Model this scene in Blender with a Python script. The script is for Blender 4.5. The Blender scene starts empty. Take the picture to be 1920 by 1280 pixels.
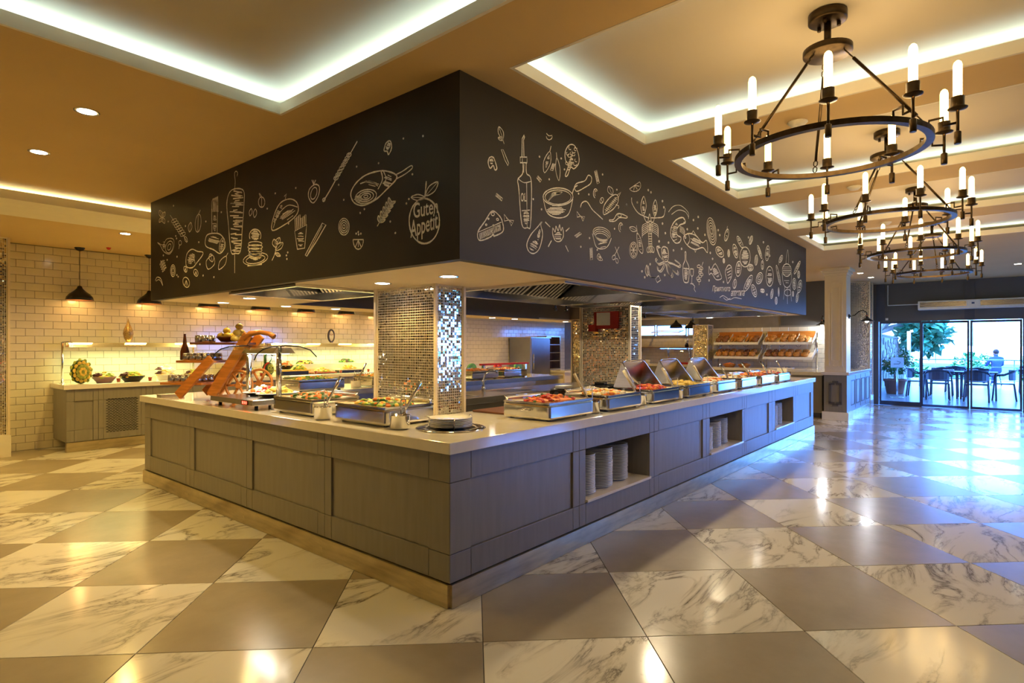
import bpy, math, random
from mathutils import Vector, Matrix
R = random.Random(7)
SC = bpy.context.scene
COL = SC.collection
PI = math.pi
# ------------------------------------------------------------------ camera
F_PX, EYE, HOR, YAW = 1084.0, 1.42, 648.0, math.radians(39.83)
FW = (math.cos(YAW), math.sin(YAW)); RT = (math.sin(YAW), -math.cos(YAW))
cam = bpy.data.cameras.new('camera'); camo = bpy.data.objects.new('camera', cam); COL.objects.link(camo)
cam.sensor_width = 36.0; cam.lens = 36.0 * F_PX / 1920.0
cam.shift_y = (HOR - 640.0) / 1920.0
cam.clip_start = 0.02; cam.clip_end = 300
camo.location = (0, 0, EYE); camo.rotation_euler = (PI/2, 0, YAW - PI/2)
SC.camera = camo
# ------------------------------------------------------------------ view
SC.view_settings.view_transform = 'Standard'; SC.view_settings.look = 'None'
SC.view_settings.exposure = 1.48; SC.view_settings.gamma = 1.0
SC.view_settings.use_curve_mapping = False
try:
    SC.cycles.use_denoising = True
    SC.cycles.max_bounces = 8; SC.cycles.diffuse_bounces = 5; SC.cycles.glossy_bounces = 4; SC.cycles.transmission_bounces = 6
    SC.cycles.sample_clamp_indirect = 6.0
    SC.cycles.caustics_reflective = False; SC.cycles.caustics_refractive = False
except Exception: pass
# ------------------------------------------------------------------ world: hazy bright summer sky
W = bpy.data.worlds.new('sky'); SC.world = W; W.use_nodes = True
wn = W.node_tree.nodes; wl = W.node_tree.links
bg = wn['Background']
tc = wn.new('ShaderNodeTexCoord'); sep = wn.new('ShaderNodeSeparateXYZ'); rmp = wn.new('ShaderNodeValToRGB')
wl.new(tc.outputs['Generated'], sep.inputs[0]); wl.new(sep.outputs['Z'], rmp.inputs[0])
rmp.color_ramp.elements[0].position = 0.0; rmp.color_ramp.elements[0].color = (0.085, 0.28, 1.0, 1)
rmp.color_ramp.elements[1].position = 0.7; rmp.color_ramp.elements[1].color = (0.07, 0.25, 1.0, 1)
wl.new(rmp.outputs[0], bg.inputs[0]); bg.inputs[1].default_value = 12.0
sun = bpy.data.lights.new('sun', 'SUN'); sun.energy = 2.5; sun.angle = 0.03; sun.color = (1.0, 0.96, 0.9)
suno = bpy.data.objects.new('sun', sun); COL.objects.link(suno); suno.rotation_euler = (math.radians(38), 0, math.radians(200))
WARM = (1.0, 0.64, 0.155); COOL = (0.66, 0.97, 1.0)
def area(name, loc, rot, sx, sy, power, color, portal=False, spread=None):
    l = bpy.data.lights.new(name, 'AREA'); l.shape = 'RECTANGLE'; l.size = sx; l.size_y = sy
    l.energy = power; l.color = color
    if spread: l.spread = spread
    if portal: l.cycles.is_portal = True
    o = bpy.data.objects.new(name, l); COL.objects.link(o); o.location = loc; o.rotation_euler = rot
    return o
# daylight enters by the glazed door front (portal towards the room, -X)
area('door_daylight', (16.75, 0.0, 1.0), (0, PI/2, 0), 2.0, 4.4, 1, (1, 1, 1), portal=True)
area('window_daylight', (11.6, -4.4, 1.4), (PI/2, 0, 0), 3.6, 1.5, 1, (1, 1, 1), portal=True)   # the window wall on the door side of the room
def spot(loc, power, color=WARM, size=2.5, blend=0.6, r=0.06):
    l = bpy.data.lights.new('downlight', 'SPOT'); l.energy = power*1.2; l.color = color; l.spot_size = size; l.spot_blend = blend; l.shadow_soft_size = r
    o = bpy.data.objects.new('downlight', l); COL.objects.link(o); o.location = loc
    return o
def point(loc, power, color=WARM, r=0.05, parent=None):
    l = bpy.data.lights.new('lamp_light', 'POINT'); l.energy = power; l.color = color; l.shadow_soft_size = r
    o = bpy.data.objects.new('lamp_light', l); COL.objects.link(o); o.location = loc
    if parent: o.parent = parent
    return o
# ------------------------------------------------------------------ pixel -> place helpers
def ray(px, py):
    r = (px - 960) / F_PX; u = (HOR - py) / F_PX
    return (FW[0] + r*RT[0], FW[1] + r*RT[1], u)
def onz(px, py, z):
    d = ray(px, py); t = (z - EYE) / d[2]; return Vector((d[0]*t, d[1]*t, z))
def onx(px, py, x):
    d = ray(px, py); t = x / d[0]; return Vector((x, d[1]*t, EYE + d[2]*t))
def ony(px, py, y):
    d = ray(px, py); t = y / d[1]; return Vector((d[0]*t, y, EYE + d[2]*t))
# ------------------------------------------------------------------ materials
MATS = {}
def mat(name, col=(0.8, 0.8, 0.8), rough=0.5, metal=0.0, vary=0.08, scale=8.0, bump=0.0, emit=None, es=0.0, trans=0.0, ior=1.45, alpha=1.0, coat=0.0, stretch=None, spec=0.5):
    if name in MATS: return MATS[name]
    m = bpy.data.materials.new(name); m.use_nodes = True; MATS[name] = m
    nt = m.node_tree; n = nt.nodes; l = nt.links; b = n['Principled BSDF']
    b.inputs['Roughness'].default_value = rough; b.inputs['Metallic'].default_value = metal
    b.inputs['IOR'].default_value = ior; b.inputs['Specular IOR Level'].default_value = spec
    b.inputs['Coat Weight'].default_value = coat; b.inputs['Coat Roughness'].default_value = 0.08
    if trans: b.inputs['Transmission Weight'].default_value = trans
    if alpha < 1: b.inputs['Alpha'].default_value = alpha
    if emit: b.inputs['Emission Color'].default_value = (*emit, 1); b.inputs['Emission Strength'].default_value = es
    tcn = n.new('ShaderNodeTexCoord'); no = n.new('ShaderNodeTexNoise'); no.inputs['Scale'].default_value = scale; no.inputs['Detail'].default_value = 4
    src = tcn.outputs['Object']
    if stretch:
        mp = n.new('ShaderNodeMapping'); mp.inputs['Scale'].default_value = stretch; l.new(src, mp.inputs[0]); src = mp.outputs[0]
    l.new(src, no.inputs['Vector'])
    rp = n.new('ShaderNodeValToRGB')
    rp.color_ramp.elements[0].position = 0.3; rp.color_ramp.elements[1].position = 0.7
    rp.color_ramp.elements[0].color = (*[max(0, c*(1-vary)) for c in col], 1); rp.color_ramp.elements[1].color = (*[min(1, c*(1+vary)) for c in col], 1)
    l.new(no.outputs['Fac'], rp.inputs[0]); l.new(rp.outputs[0], b.inputs['Base Color'])
    if bump:
        bp = n.new('ShaderNodeBump'); bp.inputs['Strength'].default_value = bump; bp.inputs['Distance'].default_value = 0.004
        l.new(no.outputs['Fac'], bp.inputs['Height']); l.new(bp.outputs[0], b.inputs['Normal'])
    return m
def srgb(r, g, b):
    f = lambda c: (c/255/12.92) if c/255 <= 0.04045 else ((c/255+0.055)/1.055)**2.4
    return (f(r), f(g), f(b))
def marble():
    m = bpy.data.materials.new('white_marble'); m.use_nodes = True; MATS['marble'] = m
    nt = m.node_tree; n = nt.nodes; l = nt.links; b = n['Principled BSDF']
    geo = n.new('ShaderNodeNewGeometry'); oi = n.new('ShaderNodeObjectInfo')
    mul = n.new('ShaderNodeMath'); mul.operation = 'MULTIPLY'; mul.inputs[1].default_value = 37.0; l.new(oi.outputs['Random'], mul.inputs[0])
    add = n.new('ShaderNodeVectorMath'); add.operation = 'ADD'; l.new(geo.outputs['Position'], add.inputs[0]); l.new(mul.outputs[0], add.inputs[1])
    mp = n.new('ShaderNodeMapping'); mp.inputs['Rotation'].default_value = (0, 0, 0.6); mp.inputs['Scale'].default_value = (0.9, 2.4, 1); l.new(add.outputs[0], mp.inputs[0])
    n1 = n.new('ShaderNodeTexNoise'); n1.inputs['Scale'].default_value = 1.3; n1.inputs['Detail'].default_value = 9; n1.inputs['Roughness'].default_value = 0.62; n1.inputs['Distortion'].default_value = 0.9
    l.new(mp.outputs[0], n1.inputs['Vector'])
    # thin veins where the noise crosses its mid value
    s1 = n.new('ShaderNodeMath'); s1.operation = 'SUBTRACT'; s1.inputs[1].default_value = 0.5; l.new(n1.outputs['Fac'], s1.inputs[0])
    a1 = n.new('ShaderNodeMath'); a1.operation = 'ABSOLUTE'; l.new(s1.outputs[0], a1.inputs[0])
    r1 = n.new('ShaderNodeValToRGB'); e = r1.color_ramp.elements
    e[0].position = 0.0; e[0].color = (0.13, 0.115, 0.10, 1); e[1].position = 0.055; e[1].color = (0.70, 0.68, 0.62, 1)
    k = r1.color_ramp.elements.new(0.013); k.color = (0.46, 0.43, 0.38, 1)
    l.new(a1.outputs[0], r1.inputs[0])
    n2 = n.new('ShaderNodeTexNoise'); n2.inputs['Scale'].default_value = 1.1; n2.inputs['Detail'].default_value = 3; l.new(add.outputs[0], n2.inputs['Vector'])
    r2 = n.new('ShaderNodeValToRGB'); r2.color_ramp.elements[0].position = 0.36; r2.color_ramp.elements[1].position = 0.54; l.new(n2.outputs['Fac'], r2.inputs[0])
    mx = n.new('ShaderNodeMix'); mx.data_type = 'RGBA'; mx.inputs['A'].default_value = (0.70, 0.68, 0.62, 1)
    l.new(r2.outputs[0], mx.inputs['Factor']); l.new(r1.outputs[0], mx.inputs['B']); l.new(mx.outputs['Result'], b.inputs['Base Color'])
    b.inputs['Roughness'].default_value = 0.13; b.inputs['Specular IOR Level'].default_value = 0.6
    return m
def grey_tile():
    m = bpy.data.materials.new('taupe_stone'); m.use_nodes = True; MATS['greytile'] = m
    nt = m.node_tree; n = nt.nodes; l = nt.links; b = n['Principled BSDF']
    geo = n.new('ShaderNodeNewGeometry'); n1 = n.new('ShaderNodeTexNoise'); n1.inputs['Scale'].default_value = 2.2; n1.inputs['Detail'].default_value = 7; n1.inputs['Roughness'].default_value = 0.65
    l.new(geo.outputs['Position'], n1.inputs['Vector'])
    r = n.new('ShaderNodeValToRGB'); r.color_ramp.elements[0].position = 0.3; r.color_ramp.elements[1].position = 0.75
    r.color_ramp.elements[0].color = (0.29, 0.245, 0.175, 1); r.color_ramp.elements[1].color = (0.37, 0.315, 0.235, 1)
    l.new(n1.outputs['Fac'], r.inputs[0]); l.new(r.outputs[0], b.inputs['Base Color'])
    b.inputs['Roughness'].default_value = 0.24; b.inputs['Specular IOR Level'].default_value = 0.6
    return m
def thin_glass(name, tint=(0.97, 0.99, 0.98)):
    m = bpy.data.materials.new(name); m.use_nodes = True; MATS[name] = m; n = m.node_tree.nodes; l = m.node_tree.links
    n.remove(n['Principled BSDF']); o = n['Material Output']
    t = n.new('ShaderNodeBsdfTransparent'); t.inputs[0].default_value = (*tint, 1); g = n.new('ShaderNodeBsdfGlossy'); g.inputs['Roughness'].default_value = 0.02
    lw = n.new('ShaderNodeLayerWeight'); pw = n.new('ShaderNodeMath'); pw.operation = 'POWER'; pw.inputs[1].default_value = 4.0; l.new(lw.outputs['Facing'], pw.inputs[0])
    fr = n.new('ShaderNodeMath'); fr.operation = 'MULTIPLY_ADD'; fr.inputs[1].default_value = 0.7; fr.inputs[2].default_value = 0.04; l.new(pw.outputs[0], fr.inputs[0]); mx = n.new('ShaderNodeMixShader')
    l.new(fr.outputs[0], mx.inputs[0]); l.new(t.outputs[0], mx.inputs[1]); l.new(g.outputs[0], mx.inputs[2]); l.new(mx.outputs[0], o.inputs['Surface'])
    return m
marble(); grey_tile()
M = dict(
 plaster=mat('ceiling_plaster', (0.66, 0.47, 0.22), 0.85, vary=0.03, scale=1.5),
 upper=mat('upper_ceiling_plaster', (0.60, 0.54, 0.44), 0.85, vary=0.03, scale=1.5),
 lip=mat('cream_trim', (0.80, 0.74, 0.62), 0.7, vary=0.02),
 wallpaint=mat('beige_paint', (0.55, 0.47, 0.36), 0.85, vary=0.03),
 darkpaint=mat('dark_grey_paint', (0.10, 0.095, 0.09), 0.6, vary=0.06, scale=3),
 chalkboard=mat('chalkboard_black', (0.021, 0.017, 0.013), 0.55, vary=0.35, scale=1.2),
 chalk=mat('chalk_white', (0.90, 0.87, 0.80), 0.95, vary=0.18, scale=60),
 tile=mat('cream_glazed_tile', (0.71, 0.645, 0.50), 0.14, vary=0.05, scale=2.0, coat=0.3),
 grout=mat('tile_grout', (0.22, 0.20, 0.17), 0.9),
 floorgrout=mat('floor_grout', (0.05, 0.045, 0.04), 0.9),
 cabinet=mat('grey_painted_wood', (0.225, 0.210, 0.180), 0.38, vary=0.07, scale=5, stretch=(6, 6, 0.6)),
 slab=mat('cream_quartz', (0.74, 0.70, 0.62), 0.10, vary=0.03, scale=14, coat=0.3),
 steel=mat('brushed_steel', (0.66, 0.63, 0.58), 0.25, 1.0, vary=0.08, scale=5, stretch=(1, 1, 14)),
 steel2=mat('polished_steel', (0.74, 0.73, 0.71), 0.10, 1.0, vary=0.04),
 kick=mat('steel_kickplate', (0.58, 0.50, 0.33), 0.30, 1.0, vary=0.2, scale=4, stretch=(1, 1, 6)),
 darksteel=mat('dark_steel', (0.10, 0.095, 0.09), 0.35, 1.0, vary=0.1),
 bronze=mat('aged_bronze', (0.075, 0.050, 0.026), 0.38, 0.9, vary=0.25, scale=30),
 blackmetal=mat('black_enamel', (0.012, 0.011, 0.010), 0.25, vary=0.1),
 white=mat('white_porcelain', (0.80, 0.79, 0.75), 0.12, vary=0.02, coat=0.3),
 creamcol=mat('cream_column_paint', (0.78, 0.70, 0.54), 0.6, vary=0.02),
 grey2=mat('soffit_grey', (0.17, 0.15, 0.15), 0.8, vary=0.03),
 soffit=mat('soffit_cream', (0.70, 0.60, 0.46), 0.8, vary=0.02),
 mirror=mat('mirror_mosaic', (0.80, 0.77, 0.70), 0.04, 1.0, vary=0.12, scale=40),
 mirrordark=mat('dark_mosaic', (0.10, 0.08, 0.06), 0.06, 1.0, vary=0.4, scale=40),
 goldmos=mat('gold_mosaic', (0.62, 0.50, 0.28), 0.06, 1.0, vary=0.25, scale=40),
 moswhite=mat('mosaic_grout', (0.80, 0.74, 0.64), 0.8),
 glass=thin_glass('clear_glass'), guardglass=thin_glass('curved_guard_glass', (0.80, 0.82, 0.70)),
 amber=mat('amber_bulb_glass', (1.0, 0.72, 0.30), 0.05, vary=0.0, emit=(1.0, 0.60, 0.17), es=6.5),
 filament=mat('bulb_glow', (1, 0.9, 0.6), 0.3, vary=0, emit=(1.0, 0.80, 0.45), es=16.0),
 lightdisc=mat('downlight_glow', (1, 1, 1), 0.3, vary=0, emit=(1.0, 0.93, 0.80), es=14.0),
 wood=mat('orange_varnished_wood', (0.52, 0.19, 0.035), 0.28, vary=0.25, scale=6, stretch=(1, 1, 6)),
 darkwood=mat('dark_wood', (0.16, 0.055, 0.02), 0.4, vary=0.3, scale=8),
 brownboard=mat('brown_shelf_back', (0.17, 0.06, 0.025), 0.6, vary=0.15),
 heater=mat('heat_lamp_glow', (1, 0.6, 0.2), 0.4, vary=0, emit=(1.0, 0.50, 0.10), es=9.0),
 led=mat('red_display', (1, 0.05, 0.02), 0.4, vary=0, emit=(1.0, 0.03, 0.015), es=8.0),
 ledw=mat('sneeze_guard_light', (1, 1, 0.9), 0.4, vary=0, emit=(1.0, 0.95, 0.78), es=1.2),
 melon=mat('carved_melon_rind', (0.30, 0.34, 0.05), 0.5, vary=0.5, scale=14),
 melondark=mat('melon_dark_green', (0.03, 0.07, 0.015), 0.5, vary=0.3),
 lettuce=mat('green_lettuce', (0.34, 0.50, 0.06), 0.6, vary=0.4, scale=25),
 redleaf=mat('red_leaf', (0.10, 0.025, 0.03), 0.6, vary=0.4, scale=25),
 yellowfood=mat('yellow_food', (0.72, 0.50, 0.08), 0.6, vary=0.25, scale=30),
 orangefood=mat('orange_food', (0.72, 0.20, 0.03), 0.6, vary=0.3, scale=30),
 redfood=mat('red_food', (0.50, 0.035, 0.02), 0.5, vary=0.4, scale=30),
 palefood=mat('pale_food', (0.72, 0.62, 0.42), 0.6, vary=0.2, scale=30),
 greenfood=mat('dark_green_food', (0.05, 0.13, 0.02), 0.6, vary=0.4, scale=30),
 crust=mat('bread_crust', (0.52, 0.24, 0.06), 0.75, vary=0.35, scale=9, bump=0.4),
 darkcrust=mat('dark_bread_crust', (0.26, 0.11, 0.04), 0.8, vary=0.3, scale=9, bump=0.4),
 juice=mat('red_juice', (0.62, 0.08, 0.03), 0.1, vary=0.05, trans=0.3),
 purple=mat('mauve_bowl', (0.32, 0.20, 0.24), 0.35), blackbowl=mat('black_bowl', (0.015, 0.014, 0.013), 0.3),
 orangefruit=mat('yellow_green_fruit', (0.50, 0.36, 0.05), 0.45, vary=0.25, scale=18),
 winebottle=mat('dark_amber_bottle', (0.10, 0.03, 0.01), 0.08, vary=0.1, spec=0.8),
 redplastic=mat('red_enamel', (0.42, 0.015, 0.01), 0.4), paper=mat('paper_white', (0.75, 0.73, 0.68), 0.7),
 terracotta=mat('terracotta', (0.40, 0.13, 0.08), 0.75), leaf=mat('foliage_green', (0.05, 0.20, 0.05), 0.5, vary=0.5, scale=9),
 leaf2=mat('foliage_teal', (0.06, 0.24, 0.10), 0.5, vary=0.5, scale=9),
 bark=mat('pale_bark', (0.42, 0.36, 0.31), 0.9, bump=0.5, scale=18),
 stone=mat('pale_limestone', (0.20, 0.175, 0.14), 0.9, vary=0.3, scale=5, bump=0.5), mortar=mat('stone_mortar', (0.30, 0.28, 0.24), 0.95),
 deck=mat('terrace_paving', (0.30, 0.30, 0.30), 0.25, vary=0.06, scale=2),
 frame=mat('anthracite_door_frame', (0.05, 0.06, 0.085), 0.4, 0.3),
 chair=mat('dark_terrace_plastic', (0.035, 0.045, 0.07), 0.5), whitepaint=mat('white_metal_paint', (0.72, 0.72, 0.70), 0.45),
 fridge=mat('fridge_steel', (0.36, 0.37, 0.38), 0.32, 1.0, vary=0.1, scale=2),
 skin=mat('skin', (0.50, 0.27, 0.18), 0.6), navy=mat('navy_cloth', (0.05, 0.08, 0.16), 0.9), hair=mat('dark_hair', (0.03, 0.02, 0.015), 0.8),
 copper=mat('copper_metal', (0.50, 0.22, 0.12), 0.3, 1.0), sea=mat('pool_blue', (0.10, 0.35, 0.50), 0.1),
 sconce=mat('sconce_bulb', (1, 1, 1), 0.3, vary=0, emit=(0.95, 0.98, 1.0), es=25.0), dgrey=mat('charcoal_fabric', (0.06, 0.06, 0.065), 0.8),
 bib_g=mat('green_print', (0.10, 0.36, 0.12), 0.6, vary=0.5, scale=14), bib_r=mat('red_print', (0.62, 0.03, 0.02), 0.6), bib_y=mat('yellow_print', (0.70, 0.62, 0.15), 0.6),
)
# ------------------------------------------------------------------ mesh building
class MB:
    def __init__(s): s.v = []; s.f = []; s.m = []; s.sm = []
    def add(s, vs, fs, mi=0, smooth=False):
        k = len(s.v); s.v += [tuple(p) for p in vs]
        for f in fs: s.f.append(tuple(i+k for i in f)); s.m.append(mi); s.sm.append(smooth)
        return s
    def box(s, x0, y0, z0, x1, y1, z1, mi=0):
        return s.add([(x0,y0,z0),(x1,y0,z0),(x1,y1,z0),(x0,y1,z0),(x0,y0,z1),(x1,y0,z1),(x1,y1,z1),(x0,y1,z1)],
              [(0,3,2,1),(4,5,6,7),(0,1,5,4),(1,2,6,5),(2,3,7,6),(3,0,4,7)], mi)
    def obox(s, c, ax, ay, az, mi=0):      # oriented box: centre and three half-axis vectors
        c, ax, ay, az = Vector(c), Vector(ax), Vector(ay), Vector(az)
        vs = [c + ax*i + ay*j + az*k for k in (-1, 1) for (i, j) in ((-1,-1),(1,-1),(1,1),(-1,1))]
        return s.add(vs, [(0,3,2,1),(4,5,6,7),(0,1,5,4),(1,2,6,5),(2,3,7,6),(3,0,4,7)], mi)
    def lathe(s, prof, c=(0,0,0), n=24, mi=0, sx=1.0, sy=1.0, cap=True, smooth=True):
        vs = []; fs = []; m = len(prof)
        for i in range(n):
            a = 2*PI*i/n
            for r, z in prof: vs.append((c[0]+r*sx*math.cos(a), c[1]+r*sy*math.sin(a), c[2]+z))
        for i in range(n):
            j = (i+1) % n
            for k in range(m-1): fs.append((i*m+k, j*m+k, j*m+k+1, i*m+k+1))
        s.add(vs, fs, mi, smooth)
        if cap:
            k = len(s.v) - len(vs)
            if prof[0][0] > 1e-5: s.f.append(tuple(k+i*m for i in reversed(range(n)))); s.m.append(mi); s.sm.append(False)
            if prof[-1][0] > 1e-5: s.f.append(tuple(k+i*m+m-1 for i in range(n))); s.m.append(mi); s.sm.append(False)
        return s
    def cyl(s, c, r, h, n=20, mi=0): return s.lathe([(r, 0), (r, h)], c, n, mi)
    def tube(s, pts, r, n=8, mi=0, closed=False):
        pts = [Vector(p) for p in pts]; vs = []; fs = []; L = len(pts); up = Vector((0, 0, 1))
        rr = r if isinstance(r, (list, tuple)) else [r]*L
        pu = None
        for i, p in enumerate(pts):
            a = pts[i-1] if (i > 0 or closed) else p; b = pts[(i+1) % L] if (i < L-1 or closed) else p
            t = (b-a).normalized() if (b-a).length > 1e-9 else Vector((0,0,1))
            u = (pu - t*pu.dot(t)) if pu is not None else t.cross(up if abs(t.z) < 0.9 else Vector((1,0,0)))
            if u.length < 1e-6: u = t.orthogonal()
            u.normalize(); pu = u; w = t.cross(u)
            for k in range(n):
                q = 2*PI*k/n; vs.append(p + (u*math.cos(q) + w*math.sin(q))*rr[i])
        for i in range(L if closed else L-1):
            j = (i+1) % L
            for k in range(n): fs.append((i*n+k, i*n+(k+1) % n, j*n+(k+1) % n, j*n+k))
        s.add(vs, fs, mi, True)
        if not closed:
            k = len(s.v)-len(vs)
            s.f.append(tuple(k+i for i in reversed(range(n)))); s.f.append(tuple(k+(L-1)*n+i for i in range(n))); s.m += [mi, mi]; s.sm += [False, False]
        return s
    def ball(s, c, rx, ry=None, rz=None, n=10, m=7, mi=0, rot=None):
        ry = ry or rx; rz = rz or rx; vs = []; fs = []; c = Vector(c)
        for i in range(m+1):
            t = PI*i/m
            for j in range(n):
                p = Vector((rx*math.sin(t)*math.cos(2*PI*j/n), ry*math.sin(t)*math.sin(2*PI*j/n), rz*math.cos(t)))
                vs.append(c + (rot @ p if rot else p))
        for i in range(m):
            for j in range(n):
                k = (j+1) % n; fs.append((i*n+j, (i+1)*n+j, (i+1)*n+k, i*n+k))
        return s.add(vs, fs, mi, True)
    def prism(s, poly, axis, a, b, mi=0):   # 2-D outline extruded along an axis from a to b; poly in the other two axes
        n = len(poly)
        def P(p, t): return {'x': (t, p[0], p[1]), 'y': (p[0], t, p[1]), 'z': (p[0], p[1], t)}[axis]
        vs = [P(p, a) for p in poly] + [P(p, b) for p in poly]
        fs = [tuple(range(n)), tuple(reversed(range(n, 2*n)))] + [(i, i+n, (i+1) % n + n, (i+1) % n) for i in range(n)]
        return s.add(vs, fs, mi)
    def mesh(s, name, mats):
        me = bpy.data.meshes.new(name); me.from_pydata(s.v, [], s.f)
        for mm in (mats if isinstance(mats, (list, tuple)) else [mats]): me.materials.append(M[mm] if isinstance(mm, str) else mm)
        me.polygons.foreach_set('material_index', s.m); me.polygons.foreach_set('use_smooth', s.sm); me.update()
        return me
    def build(s, name, mats, parent=None, loc=(0,0,0), bevel=0.0, rot=None, **tags):
        o = bpy.data.objects.new(name, s.mesh(name, mats)); COL.objects.link(o); o.location = loc
        if rot: o.rotation_euler = rot
        if parent: o.parent = parent
        if bevel:
            b = o.modifiers.new('edge', 'BEVEL'); b.width = bevel; b.segments = 2; b.limit_method = 'ANGLE'
        for k, v in tags.items(): o[k] = v
        return o
def obj(name, me, parent=None, loc=(0,0,0), rot=None, **tags):
    o = bpy.data.objects.new(name, me); COL.objects.link(o); o.location = loc
    if rot: o.rotation_euler = rot
    if parent: o.parent = parent
    for k, v in tags.items(): o[k] = v
    return o
def empty(name, loc=(0,0,0), rz=0, label=None, cat=None, group=None, kind=None):
    o = bpy.data.objects.new(name, None); COL.objects.link(o); o.location = loc; o.rotation_euler = (0, 0, rz); o.empty_display_size = 0.05
    tag(o, label, cat, group, kind); return o
def tag(o, label=None, cat=None, group=None, kind=None):
    if label: o['label'] = label
    if cat: o['category'] = cat
    if group: o['group'] = group
    if kind: o['kind'] = kind
    return o
def copy_tree(o, parent=None):
    c = o.copy(); COL.objects.link(c); c.parent = parent
    for ch in [x for x in o.children]: copy_tree(ch, c)
    return c
ORD = ['first', 'second', 'third', 'fourth', 'fifth', 'sixth', 'seventh', 'eighth', 'ninth', 'tenth', 'eleventh', 'twelfth', 'thirteenth', 'fourteenth', 'fifteenth', 'sixteenth', 'seventeenth', 'eighteenth', 'nineteenth', 'twentieth', 'twenty-first', 'twenty-second', 'twenty-third', 'twenty-fourth', 'twenty-fifth', 'twenty-sixth']
# ================================================================== THE SETTING
X_DOOR, Y_BACK, Y_NEAR, X_LEFT = 16.4, 10.13, -4.5, -4.0
# ---- floor: diagonal chequer of 0.8 m tiles
floor = MB().box(X_LEFT, Y_NEAR, -0.12, X_DOOR, Y_BACK, -0.004).build('floor', 'floorgrout', kind='structure')
TS, TA = 0.8, math.radians(43.63)
U = Vector((math.cos(TA), math.sin(TA), 0)); V = Vector((math.sin(TA), -math.cos(TA), 0))
anchor = onz(1141.2, 1072.7, 0)
def tile_mb(w, h, t, b=0.002):
    m = MB(); x, y = w/2, h/2
    m.add([(-x,-y,-t),(x,-y,-t),(x,y,-t),(-x,y,-t),(-x,-y,-b),(x,-y,-b),(x,y,-b),(-x,y,-b),(-x+b,-y+b,0),(x-b,-y+b,0),(x-b,y-b,0),(-x+b,y-b,0)],
          [(8,9,10,11)] + [(i, (i+1) % 4, (i+1) % 4+4, i+4) for i in range(4)] + [(i+4, (i+1) % 4+4, (i+1) % 4+8, i+8) for i in range(4)])
    return m
ft = {1: tile_mb(TS-0.004, TS-0.004, 0.004, 0.001).mesh('marble_tile', MATS['marble']), 0: tile_mb(TS-0.004, TS-0.004, 0.004, 0.001).mesh('taupe_tile', MATS['greytile'])}
cand = []
for i in range(-14, 24):
    for j in range(-16, 22):
        c = anchor + U*(i+0.5)*TS + V*(j+0.5)*TS
        if X_LEFT-0.3 < c.x < X_DOOR+0.2 and Y_NEAR-0.3 < c.y < Y_BACK+0.3:
            d = c.x*FW[0]+c.y*FW[1]; r = c.x*RT[0]+c.y*RT[1]
            seen = d > 0.6 and abs(r) < 0.93*d+1.0
            isl = 3.0 < c.x < 9.8 and 3.0 < c.y < 6.2 or (2.6 < c.x < 9.9 and 2.7 < c.y < 6.5)
            cand.append(((0 if seen and not isl else 100)+d if d > 0 else 500, c, (i+j) % 2))
cand.sort(key=lambda t: t[0])
restm = MB()
for k, (_, c, p) in enumerate(cand):
    if k < 290:
        obj('floor_tile', ft[p], floor, c, (0, 0, TA))
    else:
        q = tile_mb(TS-0.004, TS-0.004, 0.004, 0.001)
        restm.add([c + U*v[0] - V*v[1] + Vector((0,0,v[2])) for v in q.v], q.f, p)
restm.build('outlying_floor_tiles', [MATS['greytile'], MATS['marble']], floor, kind='stuff')
# ---- walls
wall_back = MB().box(X_LEFT, Y_BACK, 0, 16.6, Y_BACK+0.12, 3.1).build('wall_back', 'grout', kind='structure')
MB().box(X_LEFT-0.12, Y_NEAR, 0, X_LEFT, Y_BACK+0.12, 3.1).build('wall_left', 'wallpaint', kind='structure')
wn_ = MB().box(X_LEFT, Y_NEAR-0.12, 0, 9.8, Y_NEAR, 3.1); wn_.box(13.4, Y_NEAR-0.12, 0, X_DOOR+0.12, Y_NEAR, 3.1); wn_.box(9.8, Y_NEAR-0.12, 0, 13.4, Y_NEAR, .65); wn_.box(9.8, Y_NEAR-0.12, 2.15, 13.4, Y_NEAR, 3.1)
wn_.build('wall_near', 'wallpaint', kind='structure')
for k in range(2):
    w = empty('window_%d' % (k+6), (9.8+k*1.8, Y_NEAR-.08, .65), kind='structure'); f = MB()
    f.box(0, 0, 0, 1.8, .05, .05); f.box(0, 0, 1.45, 1.8, .05, 1.5); f.box(0, 0, .05, .05, .05, 1.45); f.box(1.75, 0, .05, 1.8, .05, 1.45); f.build('window_frame', 'frame', w); MB().box(.05, .02, .05, 1.75, .028, 1.45).build('pane', 'glass', w)
dw = MB().box(X_DOOR, Y_NEAR, 0, X_DOOR+0.16, -1.36, 3.1)
dw.box(X_DOOR, -1.36, 2.0, X_DOOR+0.16, 2.15, 3.1); dw.box(X_DOOR, 2.15, 0, X_DOOR+0.16, 5.9, 3.1)
wall_door = dw.build('wall_right', 'darkpaint', kind='structure')
for yy in (2.1, 0.42, -0.95):
    MB().box(X_DOOR-0.02, yy-0.09, 2.02, X_DOOR-0.001, yy+0.09, 2.89).build('wall_batten', 'frame', wall_door)
# bread wall and kitchen back wall
wall_bread = MB().box(14.66, 2.5, 0, 14.8, 5.9, 3.1).build('wall_bread', 'grout', kind='structure')
MB().box(14.64, 2.5, 1.9, 14.66, 3.9, 2.9).build('dark_panel', 'darkpaint', wall_bread)
wall_kitchen = MB().box(16.4, 5.9, 0, 16.55, 10.13, 1.72).box(16.4, 5.9, 2.05, 16.55, 10.13, 3.1).build('wall_kitchen', 'grout', kind='structure')
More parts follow.
